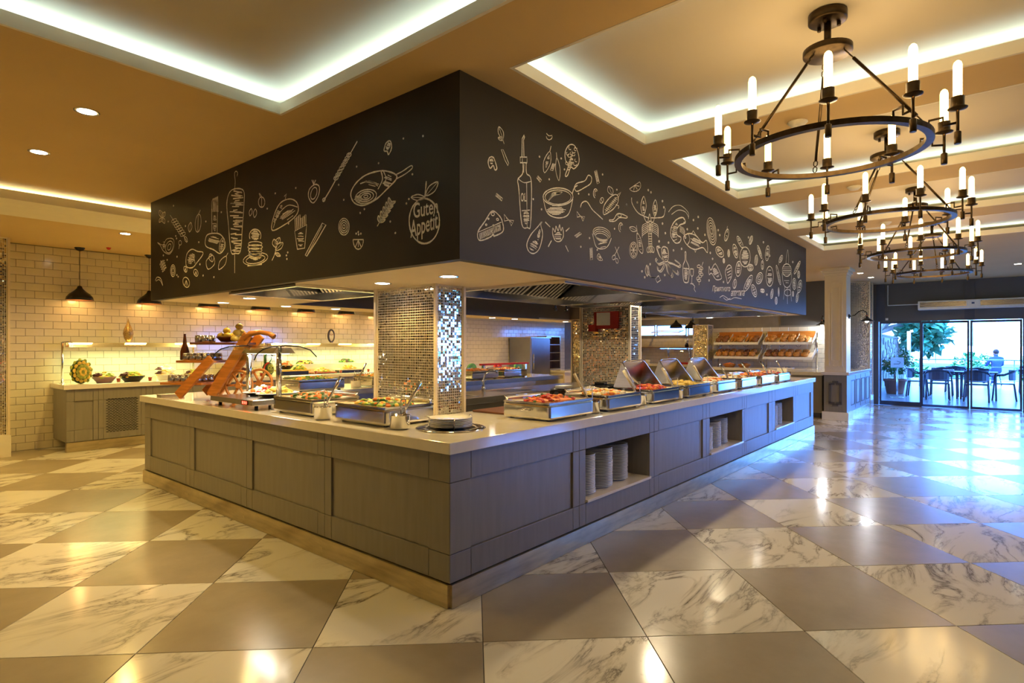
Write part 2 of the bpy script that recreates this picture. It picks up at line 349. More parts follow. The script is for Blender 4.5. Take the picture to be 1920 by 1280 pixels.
# running-bond wall tiles 0.2 x 0.1035
TW, TH = 0.2, 0.1035
wt = tile_mb(TW-0.004, TH-0.004, 0.008, 0.003).mesh('wall_tile', 'tile')
def tile_positions(u0, u1, z0, z1):
    out = []; n = int((z1-z0)/TH)
    for r in range(n):
        u = u0 + (0.0 if r % 2 else -TW/2) + TW/2
        while u - TW/2 < u1:
            a, b = max(u0, u-TW/2), min(u1, u+TW/2)
            if b-a > 0.02: out.append(((a+b)/2, z0+(r+0.5)*TH, b-a))
            u += TW
    return out
def place_tiles(parent, pos, how, singles=0, key=None, name='wall_tile', mname='tile'):
    pos = sorted(pos, key=key) if key else pos
    rest = MB(); n = 0
    for (u, z, w) in pos:
        if how == 'y': c = Vector((u, Y_BACK-0.008, z)); ax, ay, az = Vector((1,0,0)), Vector((0,0,1)), Vector((0,-1,0))
        else: c = Vector((how-0.008, u, z)); ax, ay, az = Vector((0,-1,0)), Vector((0,0,1)), Vector((-1,0,0))
        if n < singles and abs(w-TW) < 1e-4:
            o = bpy.data.objects.new(name, wt); COL.objects.link(o); o.parent = parent; n += 1
            o.matrix_local = Matrix(((ax.x, ay.x, az.x, c.x), (ax.y, ay.y, az.y, c.y), (ax.z, ay.z, az.z, c.z), (0,0,0,1)))
        else:
            q = tile_mb(w-0.004, TH-0.004, 0.008, 0.003)
            rest.add([c + ax*v[0] + ay*v[1] + az*v[2] for v in q.v], q.f)
    if rest.v: rest.build('more_wall_tiles', mname, parent, kind='stuff')
vis = lambda u, z: (0 if (z > 0.95 or u < 2.1) and z < (2.0 if u > 3.3 else 2.8) else 50) + u
place_tiles(wall_back, [p for p in tile_positions(1.2, 14.66, 0.0, 2.80) if not (p[0] > 8.5 and p[1] > 2.2)], 'y', 285, key=lambda p: vis(p[0], p[1]))
place_tiles(wall_bread, [p for p in tile_positions(2.52, 5.52, 0.0, 1.95)], 14.66)
place_tiles(wall_kitchen, [p for p in tile_positions(5.95, 10.1, 0.5, 1.70)], 16.4)
# kitchen high windows with open hopper sash
for k, y0 in enumerate((6.0, 7.0, 8.0, 9.0)):
    w = empty('window_%d' % (k+1), (16.45, y0, 1.72), kind='structure')
    f = MB(); f.box(0, 0, 0, 0.06, 0.96, 0.03); f.box(0, 0, 0.30, 0.06, 0.96, 0.33); f.box(0, 0, 0.03, 0.06, 0.03, 0.30); f.box(0, 0.93, 0.03, 0.06, 0.96, 0.30); f.build('window_frame', 'whitepaint', w)
    MB().box(0.025, 0.03, 0.03, 0.03, 0.93, 0.30).build('pane', 'glass', w)
sash = empty('window_5', (16.38, 7.05, 1.80), kind='structure')
s = MB(); s.box(-0.34, 0, 0, -0.31, 0.9, 0.03); s.box(-0.03, 0, 0.05, 0, 0.9, 0.08); s.obox((-0.17, 0.015, 0.04), (0.15, 0, 0.025), (0, 0.015, 0), (0, 0, 0.015)); s.obox((-0.17, 0.885, 0.04), (0.15, 0, 0.025), (0, 0.015, 0), (0, 0, 0.015)); s.build('sash', 'whitepaint', sash)
# ---- ceiling: lower level at 2.90 with recessed coves, upper level at 3.03
ZC, ZU, ZL = 2.90, 3.03, 2.784
OPEN = [(-3.5, 1.908, -3.0, 3.523), (2.356, 3.902, -3.0, 1.985), (4.344, 5.936, -3.0, 2.0), (6.399, 7.951, -3.0, 2.03), (8.461, 10.02, -3.0, 2.05)]
MB().box(X_LEFT, Y_NEAR, ZU, 16.56, Y_BACK+0.12, ZU+0.1).build('ceiling_upper', 'upper', kind='structure')
cm = MB()
def slab_(x0, x1, y0, y1): cm.box(x0, y0, ZC, x1, y1, ZC+0.03)
slab_(X_LEFT, X_DOOR, Y_NEAR, -3.0); slab_(X_LEFT, -3.5, -3.0, 3.523)
xs = [1.908, 2.356, 3.902, 4.344, 5.936, 6.399, 7.951, 8.461, 10.02, X_DOOR]
for i in range(0, len(xs), 2): slab_(xs[i], xs[i+1], -3.0, 2.06)
for x0, x1, y0, y1 in OPEN[1:]: slab_(x0, x1, y1, 2.06)
slab_(1.908, X_DOOR, 2.06, 3.523); slab_(X_LEFT, X_DOOR, 3.523, 7.25)
ceiling = cm.build('ceiling', 'plaster', kind='structure')
lowc = MB(); lowc.box(X_LEFT, 7.92, ZL+0.02, 14.66, Y_BACK, ZL+0.06); lowc.build('ceiling_rear', 'plaster', kind='structure')
tr = MB(); tr.box(X_LEFT, 7.018, ZL, 14.66, 7.92, ZL+0.03); tr.box(X_LEFT, 7.018, ZL+0.03, 14.66, 7.04, 2.868); tr.box(X_LEFT, 7.30, ZL+0.03, 14.66, 7.33, ZC+0.03)
tr.build('trim_rear_cove', 'lip', kind='structure')  # underside strip's greyer trim colour stands in for a difference in light
for k, (x0, x1, y0, y1) in enumerate(OPEN):
    t = MB(); w = 0.02; z0, z1 = ZC-0.001, 2.968
    t.box(x0+.001, y0, z0, x0+w, y1-.001, z1); t.box(x1-w, y0, z0, x1-.001, y1-.001, z1); t.box(x0+w, y0, z0, x1-w, y0+w, z1); t.box(x0+w, y1-w, z0, x1-w, y1-.001, z1)
    t.build('trim_%d' % (k+1), 'lip', kind='structure')
    # LED strips lying in the cove behind the lip, throwing light up and inwards
    L = x1-x0; Wd = y1-y0; p = 1.9 if k == 0 else 1.6
    d = 0.09; zz = 2.945
    area('cove_led', (x1+d, (y0+y1)/2, zz), (PI-0.75, 0, PI/2), Wd, 0.03, p*Wd*0.5, COOL)
    area('cove_led', (x0-d, (y0+y1)/2, zz), (PI-0.75, 0, -PI/2), Wd, 0.03, p*Wd*0.35, COOL)
    area('cove_led', ((x0+x1)/2, y1+d, zz), (PI-0.75, 0, PI), L, 0.03, p*L*0.6, COOL)
area('cove_led', (4.0, 7.16, 2.845), (PI-0.9, 0, PI), 12.0, 0.03, 14, (0.95, 1.0, 0.66))
# ---- downlights
DL = {}
def downlight(x, y, z, label, power, color=WARM, r=0.052):
    t = empty('ceiling_downlight', (x, y, z), label=label, cat='downlight', group='recessed ceiling downlights')
    if not DL:
        DL['ring'] = MB().lathe([(r, -0.002), (r+0.016, -0.004), (r+0.018, 0.0), (r, 0.0)], n=24, cap=False).mesh('bezel', 'steel2')
        DL['disc'] = MB().lathe([(0.0001, -0.003), (r, -0.002)], n=24, cap=False).mesh('diffuser', 'lightdisc')
    obj('bezel', DL['ring'], t); obj('diffuser', DL['disc'], t)
    spot((x, y, z-0.02), power*0.7, color)
# ---- bulkhead over the island with chalk drawings
BX, BY, BX1, BY1, BZ = 2.2, 2.2, 9.63, 6.70, 1.885
bulk = empty('wall_bulkhead', (0, 0, 0), kind='structure')
MB().box(BX, BY, BZ, BX1, BY+0.06, ZC-0.001).build('chalkboard_panel', 'chalkboard', bulk, label='long black chalkboard face over the buffet counter')
MB().box(BX, BY+0.06, BZ, BX+0.06, BY1, ZC-0.001).build('chalkboard_panel', 'chalkboard', bulk, label='shorter black chalkboard face over the end counter')
MB().box(BX1-0.06, BY+0.06, BZ, BX1, BY1, ZC-0.001).build('end_panel', 'chalkboard', bulk)
MB().box(BX+0.06, BY1-0.06, BZ, BX1-0.06, BY1, ZC-0.001).build('rear_panel', 'wallpaint', bulk)
so = MB(); zt = BZ+0.025
def sf(x0, x1, y0, y1): so.box(x0, y0, BZ+0.0005, x1, y1, zt)
HOODS = [(3.35, 5.20), (5.30, 7.05), (7.20, 9.00)]
sf(BX+.06, BX1-.06, BY+.06, 2.31)
for a, b in ((BX+.06, 3.35), (5.20, 5.30), (7.05, 7.20), (9.0, BX1-.06)): sf(a, b, 2.31, 3.70)
sf(BX+.06, BX1-.06, 3.70, 3.85); sf(BX+.06, 3.39, 3.85, 4.0); sf(3.2, 3.39, 4.0, 5.1); sf(BX+.06, 3.39, 5.1, 6.1); sf(9.0, BX1-.06, 3.85, 6.1); sf(BX+.06, BX1-.06, 6.1, BY1-.06)
so.build('soffit', 'soffit', bulk)
inn = MB(); inn.box(3.33, 3.85, zt, 3.39, 6.1, 2.9); inn.box(3.33, 6.1, zt, 9.06, 6.16, 2.9); inn.box(9.0, 3.85, zt, 9.06, 6.1, 2.9); inn.box(3.39, 3.79, zt, 9.0, 3.85, 2.9)
inn.build('inner_panel', 'grey2', bulk)
MB().box(3.39, 6.085, BZ+0.001, 8.03, 6.0995, 2.6).build('rear_valance', 'grey2', bulk)
MB().box(3.3, 3.8, 2.6, 9.1, 6.2, 2.62).build('upper_soffit', 'wallpaint', bulk)
for i, (x, y, lb) in enumerate([(2.705, 2.81, 'glowing downlight in the soffit nearest the chalkboard corner'), (2.69, 3.5, 'glowing downlight in the soffit above the mirrored pier'),
      (2.70, 5.6, 'glowing downlight in the soffit above the wooden cart'), (2.80, 6.40, 'leftmost downlight of the rear soffit row'), (3.52, 6.40, 'second downlight of the rear soffit row'),
      (4.19, 6.40, 'third downlight of the rear soffit row'), (4.90, 6.40, 'fourth downlight of the rear soffit row, by the mirrored pier'), (7.16, 6.40, 'rear soffit downlight just right of the mirrored pier'),
      (7.75, 6.40, 'rear soffit downlight above the carved fruit display'), (9.3, 6.40, 'rear soffit downlight above the steel fridge'), (9.45, 3.62, 'soffit downlight left of the bread shelves'), (9.36, 2.83, 'soffit downlight above the bread shelves at the far chalkboard end')]):
    downlight(x, y, BZ, lb, 11 if i < 3 else 8)
for x, y, z, lb, p in [(1.085, 4.404, ZC, 'ceiling downlight near the left cove, nearer the camera', 34), (1.078, 5.608, ZC, 'ceiling downlight near the left cove, farther one', 34), (2.425, 8.244, ZL+0.02, 'ceiling downlight in front of the pendant lamps', 70),
      (13.6, 2.1, ZC, 'ceiling downlight just past the white column', 9), (14.6, 2.05, ZC, 'ceiling downlight farther past the white column', 9), (12.2, 3.4, ZC, 'ceiling downlight left of the white column', 9), (13.9, -0.33, ZC, 'ceiling downlight above the sliding doors, at the right', 9), (15.2, 0.9, ZC, 'ceiling downlight beside the farthest chandelier', 9)]:
    downlight(x, y, z, lb, p)
for x, y in [(-1.2, 4.4), (-1.2, 5.6), (0.2, 8.2), (-2.0, 8.2), (6.17, -1.6), (10.4, -0.8)]: spot((x, y, (ZL if y > 7.9 else ZC)-0.02), 34 if y > 7.9 else 20)   # the rest of the room's downlights, beyond the frame
for x, y in [(4.6, 8.25), (6.6, 8.25), (8.6, 8.25), (10.8, 8.25), (12.8, 8.25), (11.6, 5.4), (13.2, 4.6), (15.4, 7.4)]: spot((x, y, (ZL if y > 7.9 else 2.88)-0.02), 34 if y > 7.9 else 16)
# ---- mirror-mosaic piers
def mosaic_pier(name, x0, y0, x1, y1, z0, z1, label, kind='mirror', foot=0.0):
    t = empty(name, ((x0+x1)/2, (y0+y1)/2, z0), kind='structure'); cx, cy = (x0+x1)/2, (y0+y1)/2
    hx, hy, h = (x1-x0)/2, (y1-y0)/2, z1-z0
    MB().box(-hx+.006, -hy+.006, 0, hx-.006, hy-.006, h).build('core', 'moswhite', t)
    e = MB()
    for sx in (-1, 1):
        for sy in (-1, 1): e.box(sx*hx-.012, sy*hy-.012, foot, sx*hx+.012, sy*hy+.012, h)
    e.build('corner_trim', 'soffit', t)
    if foot: MB().box(-hx-.02, -hy-.02, 0, hx+.02, hy+.02, foot).build('plinth', 'slab', t)
    p = 0.0205; mb = MB()
    for face in (0, 1):
        w = (2*hy if face == 0 else 2*hx) - 0.03
        nu, nz = int(w/p), int((h-foot-0.01)/p); o0 = -nu*p/2
        for i in range(nu):
            for k in range(nz):
                u = o0+(i+.5)*p; z = foot+0.006+(k+.5)*p; s = p/2-0.0024
                a, b = R.gauss(0, .03), R.gauss(0, .03); q = R.random()
                mi = (1 if q < 0.04 else 0) if kind == 'mirror' else (1 if q < 0.18 else (2 if q < 0.7 else 0))
                vs = []
                for du, dz in ((-s,-s),(s,-s),(s,s),(-s,s)):
                    d = 0.002 + a*du + b*dz
                    vs.append((-hx-d+.006, -(u+du), z+dz) if face == 0 else (u+du, -hy-d+.006, z+dz))
                mb.add(vs, [(0,1,2,3)], mi)
    mb.build('mosaic_tiles', ['mirror', 'mirrordark', 'goldmos'], t, kind='stuff')
    return t
mosaic_pier('column_mosaic', 2.952, 3.205, 3.25, 3.93, 0.0, BZ, '')
mosaic_pier('column_mosaic', 5.95, 3.205, 6.20, 3.87, 0.0, BZ, '', 'gold')
mosaic_pier('column_mosaic', 8.55, 5.2, 8.9, 5.75, 0.0, BZ, '', 'gold')
mosaic_pier('column_mosaic', 14.3, 5.53, 14.66, 5.9, 0.0, 1.95, '', 'gold')
mosaic_pier('column_mosaic', 15.5, 2.2, 15.9, 2.62, 0.0, ZC, '', 'mirror', 0.28)
mosaic_pier('column_mosaic', 1.0, 9.70, 1.56, 10.12, 0.0, ZL+.02, '', 'gold', 0.28)
# ---- white classical column on a dark pedestal
col = empty('column_white', (12.4, 2.13, 0), kind='structure')
MB().box(-0.03, -0.03, 0, 0.45, 0.42, 0.16).build('plinth', 'slab', col, bevel=0.004)
MB().box(0, 0, 0.16, 0.42, 0.39, 0.86).build('pedestal', 'cabinet', col, bevel=0.004)
MB().box(-0.04, -0.04, 0.86, 0.46, 0.43, 0.92).build('ledge', 'slab', col, bevel=0.004)
MB().box(0.01, 0.01, 0.92, 0.41, 0.38, ZC-0.14).build('shaft', 'creamcol', col, bevel=0.004)
def fret(mbx, x, yc, zc, w, h, t, face):        # greek-key style frame with ears
    for dy, dz, a, b in ((-w, 0, t, h-t*2), (w, 0, t, h-t*2), (0, -h, w*0.55, t), (0, h, w*0.55, t), (-w*.68, -h+t*1.6, w*.32+t, t), (w*.68, -h+t*1.6, w*.32+t, t), (-w*.68, h-t*1.6, w*.32+t, t), (w*.68, h-t*1.6, w*.32+t, t)):
        mbx.box(x-0.012, yc+dy-a, zc+dz-b, x, yc+dy+a, zc+dz+b)
fm = MB(); fret(fm, 0.0, 0.195, 0.51, 0.09, 0.22, 0.022, 0); fm.build('pedestal_fret', 'darkpaint', col)
fm = MB(); fret(fm, 0.01, 0.195, 1.83, 0.11, 0.80, 0.008, 0); fret(fm, 0.01, 0.195, 1.83, 0.065, 0.70, 0.006, 0); fm.build('shaft_moulding', 'creamcol', col)
c2 = MB(); c2.box(-0.005, -0.005, ZC-0.14, 0.425, 0.395, ZC-0.10); c2.box(-0.025, -0.025, ZC-0.10, 0.445, 0.415, ZC-0.05); c2.box(-0.06, -0.06, ZC-0.05, 0.48, 0.45, ZC-0.001); c2.build('capital', 'creamcol', col, bevel=0.006)
# ---- glazed door front
def door_leaf(n, y0, y1, x, z0, z1, fixed=False):
    d = empty('door_%d' % n, (x, (y0+y1)/2, z0), kind='structure'); h = z1-z0; w = (y1-y0)/2
    f = MB(); b = 0.035; lo = 0.10 if fixed else 0.055
    f.box(-.02, -w, 0, .02, w, lo); f.box(-.02, -w, h-.05, .02, w, h); f.box(-.02, -w, lo, .02, -w+b, h-.05); f.box(-.02, w-b, lo, .02, w, h-.05)
    f.build('door_frame', 'frame', d)
    MB().box(-.004, -w+b, lo, .004, w-b, h-.05).build('pane', 'glass', d)
    return d
door_leaf(1, 1.30, 2.13, X_DOOR+0.06, 0.0, 2.0, True)
door_leaf(2, 0.43, 1.31, X_DOOR+0.10, 0.005, 1.99); door_leaf(3, -0.46, 0.41, X_DOOR+0.10, 0.005, 1.99); door_leaf(4, -1.34, -0.47, X_DOOR+0.06, 0.0, 2.0, True)
hd = MB(); hd.obox((0, 0, 0), (0.01, 0, 0), (0, 0.012, 0), (0, 0, 0.14)); hd.build('handle', 'blackmetal', bpy.data.objects['door_2'], (-0.045, -0.42, 0.98))
# ================================================================== EXTRACTOR HOODS
def hood(x0, x1, y0, y1, label, along='x'):
    t = empty('extractor_hood', ((x0+x1)/2, (y0+y1)/2, BZ), label=label, cat='hood', group='steel extractor hoods in the soffit')
    hx, hy = (x1-x0)/2-.003, (y1-y0)/2-.003; top = 0.48; rw = 0.03
    f = MB(); f.box(-hx, -hy, -.022, hx, -hy+rw, .06); f.box(-hx, hy-rw, -.022, hx, hy, .06); f.box(-hx, -hy+rw, -.022, -hx+rw, hy-rw, .06); f.box(hx-rw, -hy+rw, -.022, hx, hy-rw, .06); f.build('rim', 'steel2', t)
    c = MB(); c.box(-hx, -hy, .06, -hx+.01, hy, top); c.box(hx-.01, -hy, .06, hx, hy, top); c.box(-hx, -hy, .06, hx, -hy+.01, top); c.box(-hx, hy-.01, .06, hx, hy, top); c.box(-hx, -hy, top, hx, hy, top+.02); c.build('canopy', 'darksteel', t)
    # sloping baffle filters, a bank on each long side
    L = hx if along == 'x' else hy; Wd = hy if along == 'x' else hx
    nmod = max(2, int(2*L/0.48)); sl = MB().box(-.009, -.5, -.006, .009, .5, .006).mesh('baffle_slat', 'steel')
    for side in (-1, 1):
        p0 = Vector((side*(Wd-.035), .05)); p1 = Vector((side*.10, .40)); ln = (p1-p0).length; ang = math.atan2(p1.y-p0.y, p1.x-p0.x)
        for k in range(nmod):
            a0 = -L+.04+k*(2*L-.08)/nmod; wmod = (2*L-.08)/nmod
            ff = MB(); dv = (p1-p0)/ln; nn = Vector((-dv.y, dv.x))*side
            def PT(s, u, o): q = p0+dv*s+nn*o; return (u, q.x, q.y) if along == 'x' else (q.x, u, q.y)
            vs = [PT(0, a0, -.006), PT(0, a0+wmod, -.006), PT(ln, a0+wmod, -.006), PT(ln, a0, -.006)]
            ff.add(vs, [(0,1,2,3)]); 
            fo = ff.build('filter', 'blackmetal', t)
            ns = int(wmod/.06)
            bb = MB()
            for q in range(ns):
                u = a0+.02+(q+.5)*(wmod-.04)/ns; w = .015
                vs = [PT(.01, u-w, 0), PT(.01, u+w, 0), PT(ln-.01, u+w, 0), PT(ln-.01, u-w, 0), PT(.01, u-w, .010), PT(.01, u+w, .010), PT(ln-.01, u+w, .010), PT(ln-.01, u-w, .010)]
                MB().add(vs, [(0,1,2,3),(4,7,6,5),(0,4,5,1),(1,5,6,2),(2,6,7,3),(3,7,4,0)]).build('baffle_slat', 'steel', fo)
    area('hood_lamp', ((x0+x1)/2, (y0+y1)/2, BZ+.40), (0, 0, 0), .1, .1, 9.0, (1.0, .8, .5))
    return t
hood(2.275, 3.195, 4.0, 5.1, 'steel extractor hood let into the soffit over the end counter', 'y')
for (a, b), lb in zip(HOODS, ('nearest of the three steel extractor hoods behind the long chalkboard', 'middle of the three steel extractor hoods behind the long chalkboard', 'farthest of the three steel extractor hoods behind the long chalkboard')):
    hood(a, b, 2.31, 3.70, lb)
for i, (x, y) in enumerate([(3.45, 3.68), (5.15, 3.68), (5.36, 3.68), (6.98, 3.68), (7.25, 3.68), (8.9, 3.68)]):
    t = empty('spotlight', (x, y, BZ-.022), label='small black spotlight under the hood rim, %s along from the mirrored pier' % ORD[i], cat='spotlight', group='black spotlights under the hoods')
    MB().cyl((0, 0, -.03), .008, .03, 8).build('stem', 'blackmetal', t); MB().lathe([(.012, -.065), (.02, -.06), (.02, -.03), (.006, -.028)], n=12).build('head', 'blackmetal', t)
# air curtain above the doors
ac = empty('air_curtain', (X_DOOR-.001, 0.35, 2.24), label='long white air curtain unit mounted above the sliding doors', cat='air curtain')
MB().box(-.20, -1.0, 0, 0, 1.0, .20).build('housing', 'whitepaint', ac, bevel=.01)
for s in (-1, 1):
    g = MB().box(-.208, min(s*.12, s*.96), .06, -.2005, max(s*.12, s*.96), .17).build('grille', 'dgrey', ac)
    for k in range(6): MB().box(-.214, min(s*.12, s*.96), .066+k*.018, -.208, max(s*.12, s*.96), .072+k*.018).build('louvre', 'steel', g)
MB().box(-.215, -.1, .03, -.2005, .1, .19).build('badge_plate', 'whitepaint', ac); MB().box(-.217, -.02, .1, -.2155, .03, .14).build('badge', 'navy', ac)
MB().tube([(-.05, 1.0, .14), (-.05, 1.6, .14), (-.05, 1.6, .62)], .012, 8).build('pipe', 'whitepaint', ac)
MB().box(-.02, 0, 0, 0, .05, .05).build('alarm_box', 'paper', None, (X_DOOR-.001, 1.95, 2.03), label='small white box with red mark above the door', category='sensor')
# ================================================================== CHALK DRAWINGS on the two boards (flat chalk strokes)
class Chalk:
    def __init__(s, side, ox, oy, sc, w=0.0075): s.side, s.ox, s.oy, s.sc, s.w = side, ox, oy, sc, w; s.mb = None
    def pt(s, p):
        px, py = s.ox+p[0]/s.sc, s.oy+p[1]/s.sc
        if s.side == 'L': q = onx(px, py, BX); return (-q.y, q.z)
        q = ony(px, py, BY); return (q.x, q.z)
    def w3(s, u, z): return (BX-.0015, -u, z) if s.side == 'L' else (u, BY-.0015, z)
    def begin(s): s.mb = MB(); return s
    def line(s, pts, w=None, closed=False):
        w = (min(w, s.w*1.35) if w else s.w)/2; P = [Vector(s.pt(p)) for p in pts]
        if closed: P.append(P[0])
        L = len(P); vs = []
        for i, p in enumerate(P):
            a = P[max(0, i-1)] if not (closed and i == 0) else P[-2]; b = P[min(L-1, i+1)] if not (closed and i == L-1) else P[1]
            t = (b-a); t = t.normalized() if t.length > 1e-9 else Vector((1, 0)); n = Vector((-t.y, t.x))
            k = w*(0.75+0.5*R.random()); vs += [s.w3(*(p+n*k)), s.w3(*(p-n*k))]
        s.mb.add(vs, [(2*i, 2*i+1, 2*i+3, 2*i+2) for i in range(L-1)]); return s
    def curve(s, pts, w=None, closed=False, n=5):      # Catmull-Rom through the points
        P = [Vector(p) for p in pts]; L = len(P); out = []
        for i in range(L if closed else L-1):
            p0 = P[i-1] if (i > 0 or closed) else P[0]; p1 = P[i]; p2 = P[(i+1) % L]; p3 = P[(i+2) % L] if (i+2 < L or closed) else P[-1]
            for k in range(n):
                t = k/n; out.append(0.5*((2*p1)+(p2-p0)*t+(2*p0-5*p1+4*p2-p3)*t*t+(3*p1-p0-3*p2+p3)*t**3))
        if not closed: out.append(P[-1])
        return s.line(out, w, closed)
    def ell(s, cx, cy, rx, ry, rot=0, a0=0, a1=360, w=None, n=20):
        c, q = math.cos(math.radians(rot)), math.sin(math.radians(rot)); full = abs(a1-a0) >= 360; out = []
        for k in range(n if full else n+1):
            a = math.radians(a0+(a1-a0)*k/n); x, y = rx*math.cos(a), ry*math.sin(a); out.append((cx+x*c-y*q, cy+x*q+y*c))
        return s.line(out, w, full)
    def fill(s, cx, cy, rx, ry, rot=0, dens=6, w=None, keep=0.8):   # chalk hatching inside an ellipse
        c, q = math.cos(math.radians(rot)), math.sin(math.radians(rot)); n = max(2, int(2*ry/dens))
        for i in range(n):
            y = -ry+(i+.5)*2*ry/n; h = rx*math.sqrt(max(0, 1-(y/ry)**2))
            if R.random() > keep: continue
            a, b = -h*R.uniform(.6, 1), h*R.uniform(.6, 1)
            s.line([(cx+x*c-yy*q, cy+x*q+yy*c) for x, yy in ((a, y), ((a+b)/2, y+R.uniform(-2, 2)), (b, y+R.uniform(-2, 2)))], w or s.w*.8)
        return s
    def leaf(s, x0, y0, x1, y1, k=0.25, vein=True):
        dx, dy = x1-x0, y1-y0; mx, my = (x0+x1)/2, (y0+y1)/2
        s.curve([(x0, y0), (mx-dy*k, my+dx*k), (x1, y1), (mx+dy*k, my-dx*k)], None, True, 4)
        if vein: s.line([(x0, y0), (x1, y1)], s.w*.6)
        return s
    def dots(s, pts, r=3):
        for x, y in pts: s.ell(x, y, r, r*1.2, n=7)
        return s
    def end(s, name): s.mb.build(name, 'chalk', bulk); s.mb = None
    def text(s, txt, p0, p1, name, hpx, font_shear=0.0, wide=1.0):
        cu = bpy.data.curves.new(name, 'FONT'); cu.body = txt; cu.shear = font_shear; cu.resolution_u = 3; cu.offset = 0.012
        tmp = bpy.data.objects.new('tmp_text', cu); COL.objects.link(tmp); bpy.context.view_layer.update()
        me = bpy.data.meshes.new_from_object(tmp.evaluated_get(bpy.context.evaluated_depsgraph_get()))
        bpy.data.objects.remove(tmp); xs_ = [v.co.x for v in me.vertices]; ys_ = [v.co.y for v in me.vertices]
        x0, x1, y0, y1 = min(xs_), max(xs_), min(ys_), max(ys_)
        for v in me.vertices:
            a, b = (v.co.x-x0)/(x1-x0), (v.co.y-y0)/(y1-y0)
            q = s.pt((p0[0]+(p1[0]-p0[0])*a, p0[1]+(p1[1]-p0[1])*a - hpx*b)); v.co = s.w3(*q)
        me.materials.clear(); me.materials.append(M['chalk']); obj(name, me, bulk)
A = Chalk('L', 280, 240, 3.3103, 0.0072)
b = A.begin(); b.curve([(545, 300), (549, 278), (538, 268), (530, 285), (534, 330), (531, 380)]); b.line([(531, 778), (531, 840), (531, 900)], .011)
b.curve([(500, 398), (540, 376), (586, 390), (589, 470), (578, 620), (567, 762), (535, 777), (508, 765), (492, 600), (482, 470)], .012, True)
for i in range(44):
    y = 395+i*8.6; h0 = 488+max(0, (y-470))*0.07+ (20 if y < 420 else 0); h1 = 584-max(0, y-470)*.05
    if R.random() < .9: x = R.uniform(h0, (h0+h1)/2); b.line([(x, y+R.uniform(-6, 6)), (min(h1, x+R.uniform(25, 80)), y+R.uniform(-10, 10))], .010)
b.end('doner_kebab_drawing')
b = A.begin(); b.curve([(1252, 420), (1262, 375), (1300, 325), (1360, 285), (1450, 265), (1525, 285), (1533, 318), (1470, 385), (1405, 445), (1330, 480), (1275, 465)], .010, True)
for k in (1, .72, .45, .2): b.ell(1345, 425, 68*k, 42*k, -15)
b.curve([(1525, 292), (1570, 270), (1625, 234), (1632, 250), (1590, 285), (1535, 315)]); b.curve([(1310, 345), (1370, 330), (1420, 360)]); b.curve([(1440, 270), (1448, 320), (1420, 380)], .012); b.curve([(1455, 270), (1470, 310), (1460, 350)]); b.fill(1385, 345, 50, 14, 15, 5); b.fill(1480, 330, 30, 40, 20, 7); b.fill(1300, 440, 30, 20, 0, 6); b.end('ham_drawing')
b = A.begin(); b.line([(1080, 456), (1120, 390), (1160, 318)], .012); b.line([(1245, 165), (1292, 82)], .010)
for k in range(8): b.ell(1160+k*11.5, 310-k*20.5, 15, 11, -30); b.fill(1160+k*11.5, 310-k*20.5, 11, 8, -30, 5)
b.ell(1085, 445, 8, 12, 30); b.end('kebab_skewer_drawing')
b = A.begin(); b.curve([(1458, 140), (1470, 95), (1495, 80), (1505, 110), (1500, 140), (1485, 165), (1478, 145)], .009, True); b.fill(1485, 110, 16, 24, 20, 5); b.end('mushroom_drawing')
b = A.begin(); b.ell(1708, 577, 94, 140, 0, n=36, w=.010); b.curve([(1720, 330), (1716, 380), (1710, 440)], .012); b.leaf(1718, 420, 1792, 334, .2); b.leaf(1712, 432, 1626, 430, .22); b.end('apple_drawing')
A.text('Guten', (1640, 562), (1792, 528), 'guten_lettering', 95); A.text('Appetit', (1622, 716), (1792, 655), 'appetit_lettering', 140)
b = A.begin(); b.curve([(1415, 610), (1450, 550), (1505, 450)])
for k in range(5): x, y = 1430+k*16, 585-k*28; b.leaf(x, y, x-6, y-42, .2); b.leaf(x, y, x+36, y-18, .2)
b.end('leaf_sprig_drawing')
b = A.begin(); [b.ell(1209, 612, 33*k, 52*k) for k in (1, .75, .5, .22)]; b.end('onion_ring_drawing')
b = A.begin(); b.ell(1298, 692, 32, 60, 0, 0, 180); b.line([(1266, 692), (1330, 692)]); [b.line([(1298, 695), (1298+d, 738)]) for d in (-18, 0, 18)]; b.dots([(1285, 655), (1300, 660), (1314, 655), (1298, 645)]); b.end('lemon_wedge_drawing')
b = A.begin(); b.curve([(990, 430), (995, 380), (1030, 350), (1056, 365), (1050, 420), (1018, 465)], .009, True); b.ell(1022, 405, 18, 38, 15); [b.line([(1022, 352), (1022+d, 322)]) for d in (-12, 0, 12)]; b.end('radish_drawing')
b = A.begin(); b.curve([(765, 635), (770, 560), (810, 470), (870, 440), (915, 460), (926, 510), (900, 555), (840, 600)], .011, True); b.curve([(770, 620), (800, 540), (860, 480), (920, 490)]); b.line([(845, 440), (852, 408), (838, 425)]); b.fill(860, 540, 60, 26, -35, 6); b.fill(800, 530, 14, 60, 25, 8); b.end('taco_drawing')
b = A.begin(); b.line([(903, 640), (978, 600), (965, 745), (920, 752)], .009, True); [b.line([(908+k*11, 640-k*6), (905+k*12, 560-(k % 3)*10), (913+k*12, 558-(k % 3)*10), (917+k*11, 636-k*6)]) for k in range(6)]; b.fill(940, 690, 24, 45, 0, 7); b.end('fries_drawing')
b = A.begin(); b.line([(968, 790), (1020, 690), (1075, 590), (1098, 600), (1040, 700), (978, 795)], .009, True); b.line([(985, 780), (1075, 605)]); b.end('leek_drawing')
